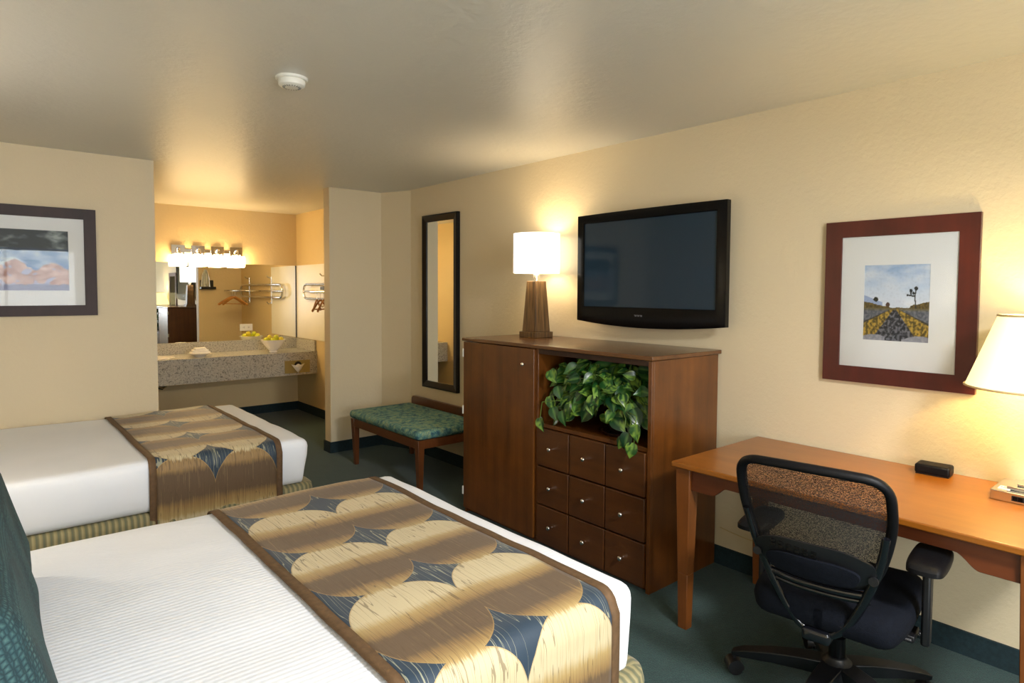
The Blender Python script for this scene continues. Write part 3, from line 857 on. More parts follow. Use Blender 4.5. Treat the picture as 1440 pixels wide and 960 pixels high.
# ---------------------------------------------------------------- desk
DX0, DX1, DY0, DY1, DZ = 2.332, 3.088, .335, 1.648, .752
t = thing('desk', 'long brown wooden writing desk against the right wall under the picture', 'desk', (2.71, .99, 0))
def dk(mb, name, mat, **kw):
    o = mb.build(name, mat, t, **kw); o.location = (-2.71, -.99, 0); return o
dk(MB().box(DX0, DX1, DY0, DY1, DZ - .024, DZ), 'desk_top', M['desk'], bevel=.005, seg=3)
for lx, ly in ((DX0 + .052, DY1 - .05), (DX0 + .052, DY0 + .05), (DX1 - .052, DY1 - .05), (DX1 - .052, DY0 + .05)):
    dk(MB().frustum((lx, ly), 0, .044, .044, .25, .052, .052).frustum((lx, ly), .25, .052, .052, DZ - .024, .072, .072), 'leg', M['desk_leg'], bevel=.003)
def apron(L, n=10, deep=.094, shal=.050, flat=.10):
    p = [(0, 0), (L, 0), (L, -deep)]
    xs = []
    def sm(a): return a * a * (3 - 2 * a)
    for i in range(n + 1):
        a = i / n; xs.append((L - flat - .07 * a, -deep + (deep - shal) * sm(a)))
    for i in range(n + 1):
        a = i / n; xs.append((flat + .07 - .07 * a, -shal - (deep - shal) * sm(a)))
    return p + xs + [(0, -deep)]
L_ = DY1 - DY0 - .17
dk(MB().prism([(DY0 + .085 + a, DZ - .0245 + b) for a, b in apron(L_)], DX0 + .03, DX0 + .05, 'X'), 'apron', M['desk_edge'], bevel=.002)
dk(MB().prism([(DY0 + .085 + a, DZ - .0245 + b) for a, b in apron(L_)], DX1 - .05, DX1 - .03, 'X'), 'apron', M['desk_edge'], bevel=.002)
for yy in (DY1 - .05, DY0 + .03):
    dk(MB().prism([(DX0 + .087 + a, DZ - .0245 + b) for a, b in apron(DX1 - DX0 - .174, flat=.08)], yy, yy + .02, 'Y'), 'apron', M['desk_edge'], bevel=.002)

# small black box on the desk
t = thing('power_hub', 'small flat black plastic box near the back of the desk', 'electronic box', (3.012, .832, DZ + .0005), R(4))
MB().box(-.043, .043, -.062, .062, .003, .042).build('housing', M['black_soft'], t, bevel=.009, seg=3)
MB().box(-.039, .039, -.058, .058, 0, .0045).build('foot_plate', M['black_matte'], t)

# desk lamp
L2 = (2.915, .487, DZ + .0005)
t = thing('desk_lamp', 'lit lamp with cream tapered shade and square chrome base on the desk', 'lamp', L2)
MB().box(-.105, .105, -.112, .112, .0, .036).build('base', M['chrome'], t, bevel=.002)
MB().box(-.068, .068, -.07, .07, .0365, .049).build('base_plinth', M['chrome'], t, bevel=.0015)
MB().box(-.045, .045, -.045, .045, .0495, .058).build('base_plinth', M['chrome'], t, bevel=.0015)
MB().box(-.0235, .0235, -.0235, .0235, .058, .372).build('column', M['chrome'], t, bevel=.002)
MB().box(-.03, .03, -.03, .03, .372, .386).build('collar', M['brass'], t, bevel=.002)
MB().lathe([(.010, .386), (.010, .41), (.018, .412), (.018, .45), (.012, .455)], n=16).build('neck', M['brass'], t)
for yy, xx in ((.078, -.052), (-.03, -.052 - .0)):
    so = MB().box(xx - .022, xx + .022, yy - .018, yy + .018, .0362, .0385)
    so = so.build('power_outlet', M['white_plastic'], t, bevel=.001)
    mb = MB()
    for a in (-.009, .009): mb.box(xx + a - .0016, xx + a + .0016, yy - .008, yy + .004, .0386, .0392)
    mb.lathe([(.003, .0386), (.003, .0392)], (xx, yy + .010, 0), 8)
    mb.build('slot', M['black_matte'], so)
so = MB().box(-.1068, -.105, .012, .048, .008, .027).build('switch', M['black_matte'], t, bevel=.001)
MB().box(-.1085, -.1068, .016, .029, .011, .024).build('rocker', M['black_gloss'], so)
MB().box(-.1085, -.1068, .031, .044, .011, .024).build('rocker', M['black_gloss'], so)
shade(MB(), .222, .405, .128, .672).build('lamp_shade', M['shade_cream'], t, smooth=60)
for r_, z_ in ((.2225, .408), (.1285, .670)):
    MB().tube([(r_ * math.cos(a), r_ * math.sin(a), z_) for a in [2 * math.pi * i / 64 for i in range(64)]], .0042, 8, True).build('shade_trim', M['shade_trim'], t)
mb = MB().tube([(-.217, 0, .415), (0, 0, .42), (.217, 0, .415)], .002, 6).tube([(0, -.217, .415), (0, 0, .42), (0, .217, .415)], .002, 6)
mb.build('shade_spider', M['brass'], t)
MB().sphere((0, 0, .50), .03, sz=1.3, u=14, v=10).build('bulb', M['bulb'], t)

# ---------------------------------------------------------------- office chair (faces +x locally)
t = thing('office_chair', 'black office chair with mesh back pulled up to the desk', 'office chair', (2.365, .938, 0), R(8))
BZ = .085
mb = MB()
mb.lathe([(.05, .09), (.06, .105), (.056, .155), (.036, .172), (.034, .18)], n=24)
for k_ in range(5):
    a = R(101 + 72 * k_)
    d_ = Vector((math.cos(a), math.sin(a), 0)); s_ = Vector((-d_.y, d_.x, 0))
    prev = None
    for (r0, hw_, z0, z1) in ((.03, .038, .100, .160), (.12, .036, .098, .152), (.22, .031, .090, .134), (.325, .026, .076, .108), (.368, .018, .070, .090)):
        q = [mb.bm.verts.new(d_ * r0 + s_ * b * hw_ * (1 if c else .7) + Vector((0, 0, z1 if c else z0))) for b, c in ((-1, 0), (1, 0), (1, 1), (-1, 1))]
        if prev:
            for i in range(4): mb.bm.faces.new((prev[i], prev[(i + 1) % 4], q[(i + 1) % 4], q[i]))
        else: mb.bm.faces.new(q[::-1])
        prev = q
    mb.bm.faces.new(prev)
mb.build('star_base', M['black_matte'], t, bevel=.004)
for k_ in range(5):
    a = R(101 + 72 * k_); c = Vector((math.cos(a) * .358, math.sin(a) * .358, 0)); ca = R(40 + 67 * k_)
    ax = Vector((math.cos(ca), math.sin(ca), 0)); fw_ = Vector((-ax.y, ax.x, 0))
    mb = MB()
    for sgn in (-1, 1):
        cc = c + ax * sgn * .016
        N_ = 20
        ra = []
        for off in (-.009, .009):
            ra.append([mb.bm.verts.new(cc + ax * off + fw_ * .027 * math.cos(2 * math.pi * i / N_) + Vector((0, 0, .028 + .027 * math.sin(2 * math.pi * i / N_)))) for i in range(N_)])
        mb.bm.faces.new(ra[0][::-1]); mb.bm.faces.new(ra[1])
        for i in range(N_): mb.bm.faces.new((ra[0][i], ra[0][(i + 1) % N_], ra[1][(i + 1) % N_], ra[1][i]))
    ca_ = mb.build('caster', M['black_matte'], t)
    mb = MB()
    ho = []
    for off in (-.028, .028):
        ho.append([mb.bm.verts.new(c + ax * off * .98 + fw_ * .031 * math.cos(R(-10 + 200 * i / 10)) + Vector((0, 0, .030 + .031 * math.sin(R(-10 + 200 * i / 10))))) for i in range(11)])
    mb.bm.faces.new(ho[0][::-1]); mb.bm.faces.new(ho[1])
    for i in range(10): mb.bm.faces.new((ho[0][i], ho[0][i + 1], ho[1][i + 1], ho[1][i]))
    mb.tube([c + Vector((0, 0, .058)), c + Vector((0, 0, .078))], .007, 8)
    mb.build('hood', M['black_matte'], ca_)
MB().lathe([(.028, .14), (.028, .25), (.017, .252), (.017, .345)], n=24).build('gas_lift', M['black_gloss'], t)
mb = MB().box(-.14, .13, -.085, .085, .335, .372).box(-.26, -.10, -.03, .03, .335, .362)
mb.box(-.09, -.03, -.245, .245, .352, .366)
mb.build('tilt_mechanism', M['black_matte'], t, bevel=.006)
mb = MB().tube([(.03, -.08, .35), (.04, -.19, .345), (.05, -.235, .33)], .006, 8).sphere((.05, -.24, .328), .014, sy=1.6)
mb.build('tilt_lever', M['chair_frame'], t)
# seat: thick waterfall cushion
def seatd(p, d):
    x, y = p.x / .27, p.y / .26
    dz = -.012 * max(0, 1 - x * x) * max(0, 1 - y * y) if p.z > .42 else 0
    if p.x > .17: dz -= ((p.x - .17) / .1) ** 2 * .035
    side = -.03 * max(0, abs(x)) ** 3 * (1 if p.y > 0 else -1)
    return Vector((0, side, dz))
MB().rbox(-.275, .265, -.25, .24, .372, .482, .05, .035, seatd).build('seat', M['chair_fabric'], t, smooth=60)
# back geometry
def bx(z): # depth of the back surface at height z
    if z > .55: return -.285 - (z - .55) * .36
    return -.285 + (.55 - z) * .30
def BP(y, z, bulge=0): return Vector((bx(z) + .05 * (y / .24) ** 2 + bulge, y, z))
def catmull(P, n=8, closed=True):
    out = []; m = len(P)
    rng = range(m) if closed else range(m - 1)
    for i in rng:
        p0, p1, p2, p3 = [P[(i + k) % m] if closed else P[min(max(i + k, 0), m - 1)] for k in (-1, 0, 1, 2)]
        for k in range(n):
            s = k / n
            out.append(tuple(.5 * (2 * p1[d] + (-p0[d] + p2[d]) * s + (2 * p0[d] - 5 * p1[d] + 4 * p2[d] - p3[d]) * s * s + (-p0[d] + 3 * p1[d] - 3 * p2[d] + p3[d]) * s ** 3) for d in (0, 1)))
    if not closed: out.append(tuple(P[-1]))
    return out
ring = [(0, .962), (.12, .958), (.185, .948), (.218, .915), (.224, .85), (.219, .78), (.202, .70), (.180, .635), (.150, .592), (.08, .575), (0, .572)]
ring = ring + [(-y, z) for y, z in ring[-2:0:-1]]
rc = catmull(ring, 5)
MB().tube([BP(y, z) for y, z in rc], .0185, 10, True, flat=.8).build('back_frame', M['black_soft'], t, smooth=60)
# mesh panel: fan fill
def panel(rc, shrink, name, mat, off, bul):
    cz = .77
    mb = MB(); rings = []
    for f in (1.0, .85, .7, .5, .3, .12):
        rings.append([mb.bm.verts.new(BP(y * f * shrink, cz + (z - cz) * f * shrink, off + bul * (1 - f * f))) for y, z in rc])
    m = len(rc)
    for a, b in zip(rings, rings[1:]):
        for i in range(m): mb.bm.faces.new((a[i], a[(i + 1) % m], b[(i + 1) % m], b[i]))
    mb.bm.faces.new(rings[-1])
    return mb.build(name, mat, t, smooth=60)
panel(rc, .985, 'backrest_mesh', M['mesh_fabric'], .0, -.012)
# lumbar carrier and pad
lum = [(0, .705), (.10, .700), (.172, .672), (.180, .640), (.160, .605), (.10, .580), (0, .574)]
lum = lum + [(-y, z) for y, z in lum[-2:0:-1]]
def plate(poly, off, th, cz, grow=1.0):
    rc2 = catmull(poly, 4); m = len(rc2); mb = MB(); A = []
    for o_ in (off, off - th):
        for f in (1.0, .6, .2):
            A.append([mb.bm.verts.new(BP(y * f * grow, cz + (z - cz) * f * grow, o_ - (.004 if (f < 1 and o_ != off) else 0))) for y, z in rc2])
    for a, b in ((A[0], A[1]), (A[1], A[2]), (A[3], A[4]), (A[4], A[5]), (A[0], A[3])):
        for i in range(m): mb.bm.faces.new((a[i], a[(i + 1) % m], b[(i + 1) % m], b[i]))
    mb.bm.faces.new(A[2]); mb.bm.faces.new(A[5])
    return mb
plate(lum, -.024, .012, .64).build('lumbar_support', M['black_matte'], t, smooth=50)
pad = [(0, .655), (.085, .653), (.135, .636), (.138, .610), (.110, .586), (0, .580)]
pad = pad + [(-y, z) for y, z in pad[-2:0:-1]]
plate(pad, -.038, .016, .618).build('lumbar_pad', M['chair_fabric'], t, smooth=50)
mb = MB()
for i in range(6):
    for j in range(2):
        y = .115 - i * .026; z = .669 + j * .014 - i * .001
        p = BP(y, z, -.040); mb.box(p.x - .003, p.x + .003, y - .008, y + .008, z - .0045, z + .0045)
mb.build('lumbar_vents', M['black_gloss'], t, bevel=.001)
# cross bars under the mesh
mb = MB()
for z, r_ in ((.552, .013), (.530, .009)):
    mb.tube([BP(-.158 + .316 * i / 16, z - .006 * (1 - ((i - 8) / 8) ** 2), -.016) for i in range(17)], r_, 8)
mb.build('cross_bar', M['chair_frame'], t, smooth=50)
# lower U yoke: two glossy arms converging to the seat joint
arm = [(.210, .77), (.198, .70), (.180, .635), (.158, .57), (.130, .50), (.095, .43), (.052, .378), (.0, .358)]
for sgn in (-1, 1):
    pc = catmull([(sgn * y, z) for y, z in arm], 5, False)
    mb = MB().tube([BP(y, z, -.024) for y, z in pc], [.0125 + .003 * math.sin(math.pi * i / len(pc)) for i in range(len(pc))], 10, flat=.75)
    ya = mb.build('back_yoke', M['chair_frame'], t, smooth=50)
    p = BP(sgn * .176, .622, -.044)
    mb = MB().lathe([(.014, 0), (.014, .010), (.010, .013), (.004, .013)], (p.x - .006, p.y, p.z), 16, 'X')
    mb.build('pivot_knob', M['black_matte'], ya)
mb = MB().rbox(bx(.37) - .05, bx(.37) + .02, -.045, .045, .340, .384, .014, .02)
mb.tube([(bx(.37), 0, .362), (-.16, 0, .350)], .022, 10)
mb.build('yoke_joint', M['chair_frame'], t, smooth=50)
# arm rests
for sgn in (-1, 1):
    y = sgn * .265 - .012
    mb = MB().box(-.072, -.022, y - .013, y + .013, .345, .622)
    po = mb.build('arm_post', M['black_matte'], t, bevel=.008)
    MB().box(-.08, .01, min(sgn * .20, sgn * .25), max(sgn * .20, sgn * .25), .350, .372).build('arm_bracket', M['black_matte'], po, bevel=.004)
    MB().lathe([(.008, 0), (.008, .02)], (-.022, y, .53), 10, 'X').build('height_button', M['black_gloss'], po)
    an = catmull([(.125, .0), (.105, .042), (.02, .050), (-.08, .047), (-.118, .036), (-.128, 0), (-.118, -.036), (-.08, -.047), (.02, -.050), (.105, -.042)], 5)
    mb = MB(); rs = []
    for f, z in ((.82, .618), (1.0, .628), (1.0, .642), (.9, .652), (.6, .657)):
        rs.append([mb.bm.verts.new((-.062 + a * f * 1.08, y + sgn * .006 + b * f * 1.12, z)) for a, b in an])
    for a, b in zip(rs, rs[1:]):
        m = len(a)
        for i in range(m): mb.bm.faces.new((a[i], a[(i + 1) % m], b[(i + 1) % m], b[i]))
    mb.bm.faces.new(rs[0]); mb.bm.faces.new(rs[-1])
    mb.build('arm_pad', M['black_soft'], t, smooth=50)

# ---------------------------------------------------------------- smoke detector
t = thing('smoke_detector', 'round white smoke detector on the ceiling above the beds', 'smoke detector', (1.075, 2.765, C - .0005))
MB().lathe([(.068, 0), (.068, -.008), (.064, -.012), (.05, -.012)], n=36).build('mounting_plate', M['white_plastic'], t)
MB().lathe([(.056, -.012), (.058, -.018), (.055, -.034), (.046, -.040), (.02, -.043)], n=36).build('housing', M['white_plastic'], t)
mb = MB()
for i in range(20):
    a = 2 * math.pi * i / 20; p = Vector((math.cos(a), math.sin(a), 0)) * .040
    mb.tube([(p.x, p.y, -.0405), (p.x * .72, p.y * .72, -.0425)], .0018, 5)
mb.build('vent', M['grey_plastic'], t)

# ---------------------------------------------------------------- vanity
VY, VZ = 7.15, .775
t = thing('vanity_counter', 'long granite vanity counter with inset sink below the alcove mirror', 'vanity counter', (2.0, 7.38, 0))
def vk(mb, name, mat, par=None, **kw):
    o = mb.build(name, mat, par or t, **kw)
    if par is None: o.location = (-2.0, -7.38, 0)
    return o
# slab with an oval hole for the basin
SX, SY, SA, SB = 1.36, 7.40, .215, .155
mb = MB(); N_ = 40
X0, X1, Y0, Y1 = 1.001, 3.0495, VY, YA - .001
ov = [(SX + SA * math.cos(2 * math.pi * i / N_), SY + SB * math.sin(2 * math.pi * i / N_)) for i in range(N_)]
def border(x, y):
    dx, dy = x - SX, y - SY
    tt = min(((X1 if dx > 0 else X0) - SX) / dx if abs(dx) > 1e-9 else 1e9, ((Y1 if dy > 0 else Y0) - SY) / dy if abs(dy) > 1e-9 else 1e9)
    return SX + dx * tt, SY + dy * tt
op = [mb.bm.verts.new((x, y, VZ)) for x, y in ov]; bo = [mb.bm.verts.new((*border(x, y), VZ)) for x, y in ov]
ol = [mb.bm.verts.new((x, y, VZ - .03)) for x, y in ov]
for i in range(N_):
    j = (i + 1) % N_
    mb.bm.faces.new((op[i], op[j], bo[j], bo[i])); mb.bm.faces.new((ol[i], ol[j], op[j], op[i]))
mb.box(X0, X1, VY - .001, VY + .022, VZ - .262, VZ + .0005)
mb.box(X0, 2.1, VY + .03, VY + .05, VZ - .03, VZ - .001)
for cx, cy in ((X0, Y0), (X1, Y0), (X1, Y1), (X0, Y1)):
    mb.bm.verts.new((cx, cy, VZ))
# corner fillers
def tri(mb, a, b, c): mb.bm.faces.new([mb.bm.verts.new(p) for p in (a, b, c)])
for k in range(N_):
    a, b = border(*ov[k]), border(*ov[(k + 1) % N_])
    for cx, cy in ((X0, Y0), (X1, Y0), (X1, Y1), (X0, Y1)):
        onx = abs(a[0] - cx) < 1e-6 or abs(b[0] - cx) < 1e-6; ony = abs(a[1] - cy) < 1e-6 or abs(b[1] - cy) < 1e-6
        if onx and ony and abs(a[0] - b[0]) > 1e-6 and abs(a[1] - b[1]) > 1e-6: tri(mb, (*a, VZ), (cx, cy, VZ), (*b, VZ))
vk(mb, 'countertop', M['granite'])
vk(MB().box(1.0, 3.05, YA - .022, YA - .0005, VZ, VZ + .125).box(3.028, 3.0495, VY + .02, YA - .022, VZ, VZ + .125), 'backsplash', M['granite'], bevel=.002)
mb = MB(); rs = []
for f, z in ((1.06, .004), (1.03, .009), (.97, .004), (.92, -.03), (.75, -.10), (.35, -.135), (.08, -.14)):
    rs.append([mb.bm.verts.new((SX + SA * f * math.cos(2 * math.pi * i / N_), SY + SB * f * math.sin(2 * math.pi * i / N_), VZ + z)) for i in range(N_)])
for a, b in zip(rs, rs[1:]):
    for i in range(N_): mb.bm.faces.new((a[i], a[(i + 1) % N_], b[(i + 1) % N_], b[i]))
mb.bm.faces.new(rs[-1])
vk(mb, 'sink_basin', M['porcelain'])
FY = YA - .075
mb = MB().tube([(SX, FY, VZ), (SX, FY, VZ + .03), (SX, FY - .005, VZ + .09), (SX, FY - .045, VZ + .115), (SX, FY - .105, VZ + .10)], [.02, .014, .011, .011, .010], 10)
vk(mb, 'faucet', M['chrome'])
for sx in (-.09, .09): vk(MB().lathe([(.02, 0), (.02, .02), (.012, .03), (.017, .05), (.010, .055)], (SX + sx, FY, VZ), 14), 'tap', M['chrome'])
mb = MB().tube([(1.40, 7.40, VZ - .14), (1.40, 7.40, .52), (1.42, 7.40, .47), (1.46, 7.41, .455), (1.50, 7.44, .47), (1.50, 7.60, .50), (1.50, YA - .002, .50)], .019, 10)
vk(mb, 'drain_pipe', M['chrome'])
# tissue dispenser set in the front
t2 = thing('tissue_dispenser', 'brass tissue dispenser plate with white tissue set in the granite vanity front', 'tissue dispenser', (2.81, VY - .001, .61))
MB().box(-.148, .148, -.006, 0, -.073, .073).build('cover_plate', M['brass'], t2, bevel=.002)
MB().lathe([(.042, -.0075), (.036, -.0062)], (.005, 0, .02), 24, 'Y').build('slot', M['black_matte'], t2)
mb = MB()
bmv = [mb.bm.verts.new(p) for p in ((-.075, -.012, .030), (-.03, -.022, .018), (.0, -.026, .035), (.035, -.022, .02), (.082, -.012, .034), (.035, -.020, -.035), (.004, -.016, -.072), (-.03, -.020, -.035), (.002, -.034, -.02))]
for a, b in ((0, 1), (1, 2), (2, 3), (3, 4), (4, 5), (5, 6), (6, 7), (7, 0)): mb.bm.faces.new((bmv[a], bmv[b], bmv[8]))
o = mb.build('tissue', M['cloth_white'], t2, smooth=20); so = o.modifiers.new('t', 'SOLIDIFY'); so.thickness = .002

# vanity mirror
t = thing('vanity_mirror', 'wide frameless mirror above the granite vanity under the light bar', 'mirror', (2.02, YA - .0005, 1.355))
MB().box(-1.018, 1.018, -.006, 0, -.453, .442).build('mirror_glass', M['mirror'], t)
MB().box(1.0105, 1.0215, -.014, -.0062, -.453, .442).build('edge_channel', M['black_frame'], t)
# outlet plate fixed on the mirror
t = thing('power_outlet', 'pale double power outlet plate set in the vanity mirror above the fruit bowl', 'outlet', (2.43, YA - .0072, 1.05))
MB().box(-.072, .072, -.005, 0, -.040, .040).build('cover_plate', M['white_plastic'], t, bevel=.002)
for sx in (-.024, .024):
    mb = MB()
    for a in (-.006, .006): mb.box(sx - .006, sx + .006, -.0056, -.005, a - .0015, a + .0015)
    mb.lathe([(.0028, -.0056), (.0028, -.005)], (sx + .012 * (1 if sx > 0 else -1), 0, 0), 8, 'Y')
    mb.build('socket', M['black_matte'], t)

# vanity light
t = thing('vanity_light', 'chrome bar light with four lit glass shades above the vanity mirror', 'wall light', (2.015, YA - .0005, 1.89))
MB().box(-.36, .36, -.012, 0, .02, .06).build('rail', M['chrome'], t, bevel=.003)
for i in range(4):
    MB().box(-.3075 + .205 * i - .07, -.3075 + .205 * i + .07, -.03, -.0125, -.008, .10).build('back_plate', M['chrome'], t, bevel=.003)
for i in range(4):
    cx = -.3075 + .205 * i
    hld = MB().tube([(cx, -.02, .05), (cx, -.06, .065), (cx, -.09, .045), (cx, -.09, .015)], .011, 10)
    hld.lathe([(.03, .0), (.034, .012), (.02, .022)], (cx, -.09, -.004), 16)
    hld.build('lamp_holder', M['chrome'], t, smooth=50)
    MB().rbox(cx - .066, cx + .066, -.142, -.048, -.135, -.010, .012, .05).build('glass_shade', M['glass_lit'], t)

# bowl of fruit
BC = Vector((2.61, 7.36, VZ + .001))
t = thing('fruit_bowl', 'white footed bowl holding fruit on the granite vanity', 'bowl', BC)
MB().lathe([(.045, 0), (.048, .006), (.040, .016), (.062, .035), (.105, .085), (.137, .135), (.141, .143), (.135, .144), (.098, .090), (.055, .042), (.005, .036)], n=40, cap=False).build('bowl', M['porcelain'], t, smooth=60)
MB().lathe([(.0475, 0.0005), (.001, .0006)], n=24).build('foot', M['porcelain'], t)
fr = [(-.055, -.03, .105), (.03, -.055, .105), (.06, .02, .107), (-.01, .055, .105), (-.065, .045, .112), (0, 0, .128), (-.085, -.005, .140), (.085, -.02, .140), (.05, .07, .137), (-.03, -.078, .137), (-.035, .01, .165), (.035, .0, .163)]
first = None
for i, (fx, fy, fz) in enumerate(fr):
    if i == 0:
        mb = MB().lathe([(.004, .034), (.014, .037), (.026, .028), (.033, .006), (.031, -.014), (.021, -.028), (.008, -.032), (.002, -.028)], n=20)
        o = mb.build('apple', M['fruit'], smooth=60)
        st = MB().tube([(0, 0, .033), (.002, .001, .048)], .0018, 6).build('stalk', M['stem'], o)
        first = (o, st)
    else:
        o = first[0].copy(); s2 = first[1].copy(); COL.objects.link(o); COL.objects.link(s2); s2.parent = o
    o.scale = (.9, .9, .9); o.location = BC + Vector((fx, fy, fz)); o.rotation_euler = (rnd.uniform(-.6, .6), rnd.uniform(-.6, .6), rnd.uniform(0, 6))
    if i % 3 == 1:
        o.data = first[0].data.copy(); o.data.materials[0] = M['fruit_y']
    tag(o, 'yellow-green apple piled in the white fruit bowl', 'fruit', 'apples in the fruit bowl')

# soap dish with folded cloth
SC = Vector((1.815, 7.33, VZ + .001))
t = thing('soap_dish', 'shallow white dish on the vanity left of the fruit bowl', 'dish', SC)
MB().lathe([(.05, 0), (.055, .006), (.085, .022), (.115, .034), (.118, .040), (.110, .040), (.06, .018), (.004, .014)], n=36, cap=False).build('dish', M['porcelain'], t, smooth=60)
MB().lathe([(.054, 0.0004), (.001, .0006)], n=20).build('foot', M['porcelain'], t)
t = thing('folded_washcloth', 'folded white washcloth resting in the shallow dish on the vanity', 'washcloth', SC + Vector((0, 0, .03)))
mb = MB()
for k_, (w_, zz) in enumerate(((.095, .0), (.080, .022), (.058, .043))):
    mb.rbox(-w_, w_, -.045 + .004 * k_, .045 - .004 * k_, zz, zz + .024, .011, .02, lambda p, d: Vector((0, 0, noise.noise(p * 30) * .004)))
mb.build('cloth', M['cloth_white'], t, smooth=60)

# ---------------------------------------------------------------- coat rack and hangers on the alcove's right wall
t = thing('coat_rack', 'chrome tubular coat rack on the alcove wall beside the vanity mirror', 'coat rack', (3.05, 6.6, 1.48))
def stadium(h0, h1, v0, v1, f, n=8):
    r_ = (v1 - v0) / 2; cv = (v0 + v1) / 2; out = []
    for i in range(n + 1):
        a = math.pi / 2 - math.pi * i / n; out.append(f(h1 - r_ + r_ * math.cos(a), cv + r_ * math.sin(a)))
    for i in range(n + 1):
        a = -math.pi / 2 - math.pi * i / n; out.append(f(h0 + r_ + r_ * math.cos(a), cv + r_ * math.sin(a)))
    return out
mb = MB().tube(stadium(-.87, .80, -.085, .085, lambda a, b: Vector((-.055, a, b))), .0145, 10, True)
mb.tube([(-.055, -.86, 0), (-.055, .79, 0)], .011, 8)
mb.build('wall_loop', M['chrome'], t, smooth=50)
mb = MB().tube(stadium(-.82, .05, -.33, -.06, lambda a, b: Vector((b, a, .0))), .013, 10, True)
mb.build('shelf_loop', M['chrome'], t, smooth=50)
for y in (-.62, .28):
    mb = MB().tube([(-.012, y, .19), (-.012, y, -.17)], .011, 8).tube([(-.012, y, .10), (-.055, y, .085)], .009, 8).tube([(-.012, y, -.10), (-.055, y, -.085)], .009, 8)
    mb.tube([(-.012, y, .18), (-.05, y, .18), (-.075, y, .205)], .008, 8)
    mb.tube([(-.012, y, -.155), (-.05, y, -.175), (-.075, y, -.145)], .008, 8)
    mb.build('bracket', M['chrome'], t, smooth=50)
def hanger():
    r = thing('coat_hanger', '', 'coat hanger')
    sh = []
    for i in range(17):
        a = -1 + 2 * i / 16; sh.append(Vector((a * .205, 0, -.085 - .11 * abs(a) ** 1.2)))
    mb = MB().tube(sh, [.007 + .003 * abs(-1 + 2 * i / 16) for i in range(17)], 8, flat=1.4)
    mb.build('shoulder', M['hanger'], r, smooth=50)
    MB().tube([(-.19, 0, -.182), (.19, 0, -.182)], .0045, 8).build('trouser_bar', M['hanger'], r, smooth=50)
    MB().tube([(0, 0, -.085), (0, 0, -.028), (.012, 0, -.016), (.017, 0, .0), (.011, 0, .013), (-.002, 0, .015), (-.013, 0, .005)], .0016, 6).build('hook', M['chrome'], r)
    return r
hp = hanger(); kids = list(hp.children)
for i, (hx, hy, rz) in enumerate(((2.72, 6.20, 50), (2.72, 6.28, 44), (2.72, 6.37, 56))):
    if i == 0: h_ = hp
    else:
        h_ = hp.copy(); COL.objects.link(h_)
        for c in kids:
            k_ = c.copy(); COL.objects.link(k_); k_.parent = h_
    h_.location = (hx, hy, 1.481); h_.rotation_euler = (0, 0, R(rz))
    tag(h_, 'wooden coat hanger hanging from the chrome rack in the alcove', 'coat hanger', 'coat hangers on the chrome rack')

# steam iron on its wall holder, behind the stub wall (seen in the vanity mirror)
t = thing('iron_holder', 'black wall holder for the iron, seen in the vanity mirror', 'iron holder', (2.56, 5.5705, 1.53))
MB().box(-.09, .09, .0, .02, -.03, .10).build('wall_plate', M['black_matte'], t, bevel=.003)
MB().box(-.10, .10, .02, .12, -.03, .005).build('ledge', M['black_matte'], t, bevel=.005)
t = thing('steam_iron', 'grey steam iron upright in its wall holder, seen in the vanity mirror', 'iron', (2.535, 5.64, 1.536))
io = []
def iron_sec(z):
    a = z / .26; w_ = .062 * math.sqrt(max(0.02, 1 - a ** 1.7)); return w_
mb = MB(); rs = []
for k_ in range(11):
    z = .26 * k_ / 10; w_ = iron_sec(z)
    rs.append([mb.bm.verts.new((x, y, z)) for x, y in ((-w_, -.035), (w_, -.035), (w_, -.022), (-w_, -.022))])
for a, b in zip(rs, rs[1:]):
    for i in range(4): mb.bm.faces.new((a[i], a[(i + 1) % 4], b[(i + 1) % 4], b[i]))
mb.bm.faces.new(rs[0]); mb.bm.faces.new(rs[-1]); mb.build('sole_plate', M['chrome'], t)
mb = MB(); rs = []
for k_ in range(11):
    z = .25 * k_ / 10; w_ = iron_sec(z) * .85; d_ = .035 * (1 - (k_ / 10) ** 2) + .006
    rs.append([mb.bm.verts.new((w_ * math.cos(a) , -.0215 + (d_ * max(0, math.sin(a))), z)) for a in [math.pi * i / 8 for i in range(9)]])
for a, b in zip(rs, rs[1:]):
    for i in range(8): mb.bm.faces.new((a[i], a[i + 1], b[i + 1], b[i]))
mb.build('body', M['iron_body'], t, smooth=60)
MB().tube([(0, .0, .03), (0, .045, .02), (0, .062, .06), (0, .058, .13), (0, .035, .185), (0, -.005, .20)], .014, 10).build('handle', M['iron_body'], t, smooth=50)

# thin cable drooping on the wall between armoire and desk
t = MB().tube([(3.094, 1.86, .205), (3.092, 1.80, .198), (3.092, 1.72, .19), (3.092, 1.64, .188), (3.092, 1.52, .195), (3.092, 1.30, .22)], .0025, 6).build('cable', M['shade_trim'])
tag(t, 'thin pale cable drooping along the wall between armoire and desk', 'cable')

# ---------------------------------------------------------------- lights
def light(name, typ, loc, power, col, rot=(0, 0, 0), **kw):
    l = bpy.data.lights.new(name, typ); l.energy = power; l.color = col
    for k, v in kw.items(): setattr(l, k, v)
    o = bpy.data.objects.new(name, l); COL.objects.link(o); o.location = loc; o.rotation_euler = rot; return o
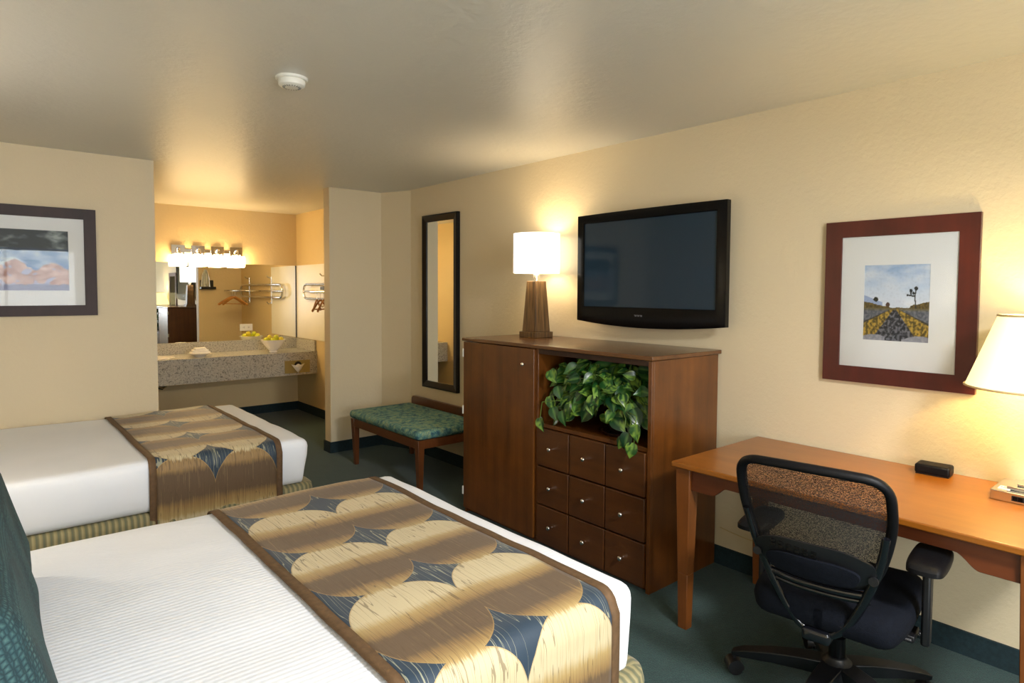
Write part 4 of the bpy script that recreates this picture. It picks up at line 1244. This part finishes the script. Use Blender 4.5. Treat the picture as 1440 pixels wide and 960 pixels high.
# daylight through the window behind the camera
light('window_daylight', 'AREA', ((WX0 + WX1) / 2, YB - .14, (WZ0 + WZ1) / 2), 85, (0.90, 0.95, 1.0), (R(90), 0, 0), shape='RECTANGLE', size=WX1 - WX0, size_y=WZ1 - WZ0)
light('armoire_lamp_bulb', 'POINT', (L1[0], L1[1], L1[2] + .56), 6.5, (1.0, .74, .42), shadow_soft_size=.05)
light('desk_lamp_bulb', 'POINT', (L2[0], L2[1], L2[2] + .55), 14, (1.0, .72, .28), shadow_soft_size=.035)

# bedside wall lamp between the beds, outside the frame at the left
t = thing('wall_lamp', 'white drum wall lamp between the two beds on the left wall', 'wall lamp', (XL + .0005, 3.15, 1.30))
MB().box(0, .02, -.05, .05, -.08, .08).build('back_plate', M['chrome'], t, bevel=.003)
MB().tube([(.02, 0, -.03), (.13, 0, -.03), (.15, 0, -.01), (.15, 0, .02)], .008, 10).build('arm', M['chrome'], t)
sh_ = shade(MB(), .12, -.02, .12, .17).build('lamp_shade', M['shade_white'], t, smooth=60)
sh_.location = (.15, 0, 0)
light('wall_lamp_bulb', 'POINT', (XL + .15, 3.15, 1.36), 16, (1.0, .91, .80), shadow_soft_size=.05)
# unseen ceiling fixture, added behind the viewpoint to brighten the beds
t = thing('added_ceiling_fill', 'added round ceiling fill light with frosted diffuser, out of view near the window wall', 'fill light', (1.5, -.55, C - .0005))
MB().lathe([(.24, 0), (.25, -.01), (.25, -.03), (.235, -.035)], n=48).build('rim', M['chrome'], t)
MB().lathe([(.234, -.03), (.22, -.06), (.15, -.085), (.01, -.095)], n=48).build('diffuser', M['glass_fill'], t)
light('ceiling_fill_area', 'AREA', (1.5, -.55, C - .11), 110, (1.0, .99, .98), (R(16), R(20), 0), shape='DISK', size=.5)  # added fill, tilted towards the beds

w = bpy.data.worlds.new('world'); sc.world = w; w.use_nodes = True
bg = w.node_tree.nodes['Background']; bg.inputs[0].default_value = (.75, .86, 1, 1); bg.inputs[1].default_value = 1.0

# ---------------------------------------------------------------- camera
cam = bpy.data.cameras.new('camera'); co = bpy.data.objects.new('camera', cam); COL.objects.link(co); sc.camera = co
f_px, yaw, pitch, roll, cyp = 885.198, 0.704223436, 0.0455836044, 0.00514557736, 448.50271
cy_, sy_ = math.cos(yaw), math.sin(yaw); cp, sp = math.cos(pitch), math.sin(pitch)
fwd = Vector((sy_ * cp, cy_ * cp, -sp)); rt = Vector((cy_, -sy_, 0)); up = rt.cross(fwd)
r2 = rt * math.cos(roll) + up * math.sin(roll); u2 = up * math.cos(roll) - rt * math.sin(roll)
m = Matrix((r2, u2, -fwd)).transposed().to_4x4(); m.translation = Vector((0, 0, 1.505)); co.matrix_world = m
cam.sensor_width = 36; cam.lens = 36 * f_px / 1440; cam.shift_y = (cyp - 480) / 1440; cam.clip_start = .02
sc.view_settings.view_transform = 'Standard'; sc.view_settings.look = 'None'; sc.view_settings.gamma = 1; sc.view_settings.use_curve_mapping = False
sc.view_settings.exposure = 0.27
sc.cycles.use_denoising = True
sc.cycles.max_bounces = 10; sc.cycles.diffuse_bounces = 6; sc.cycles.transparent_max_bounces = 12
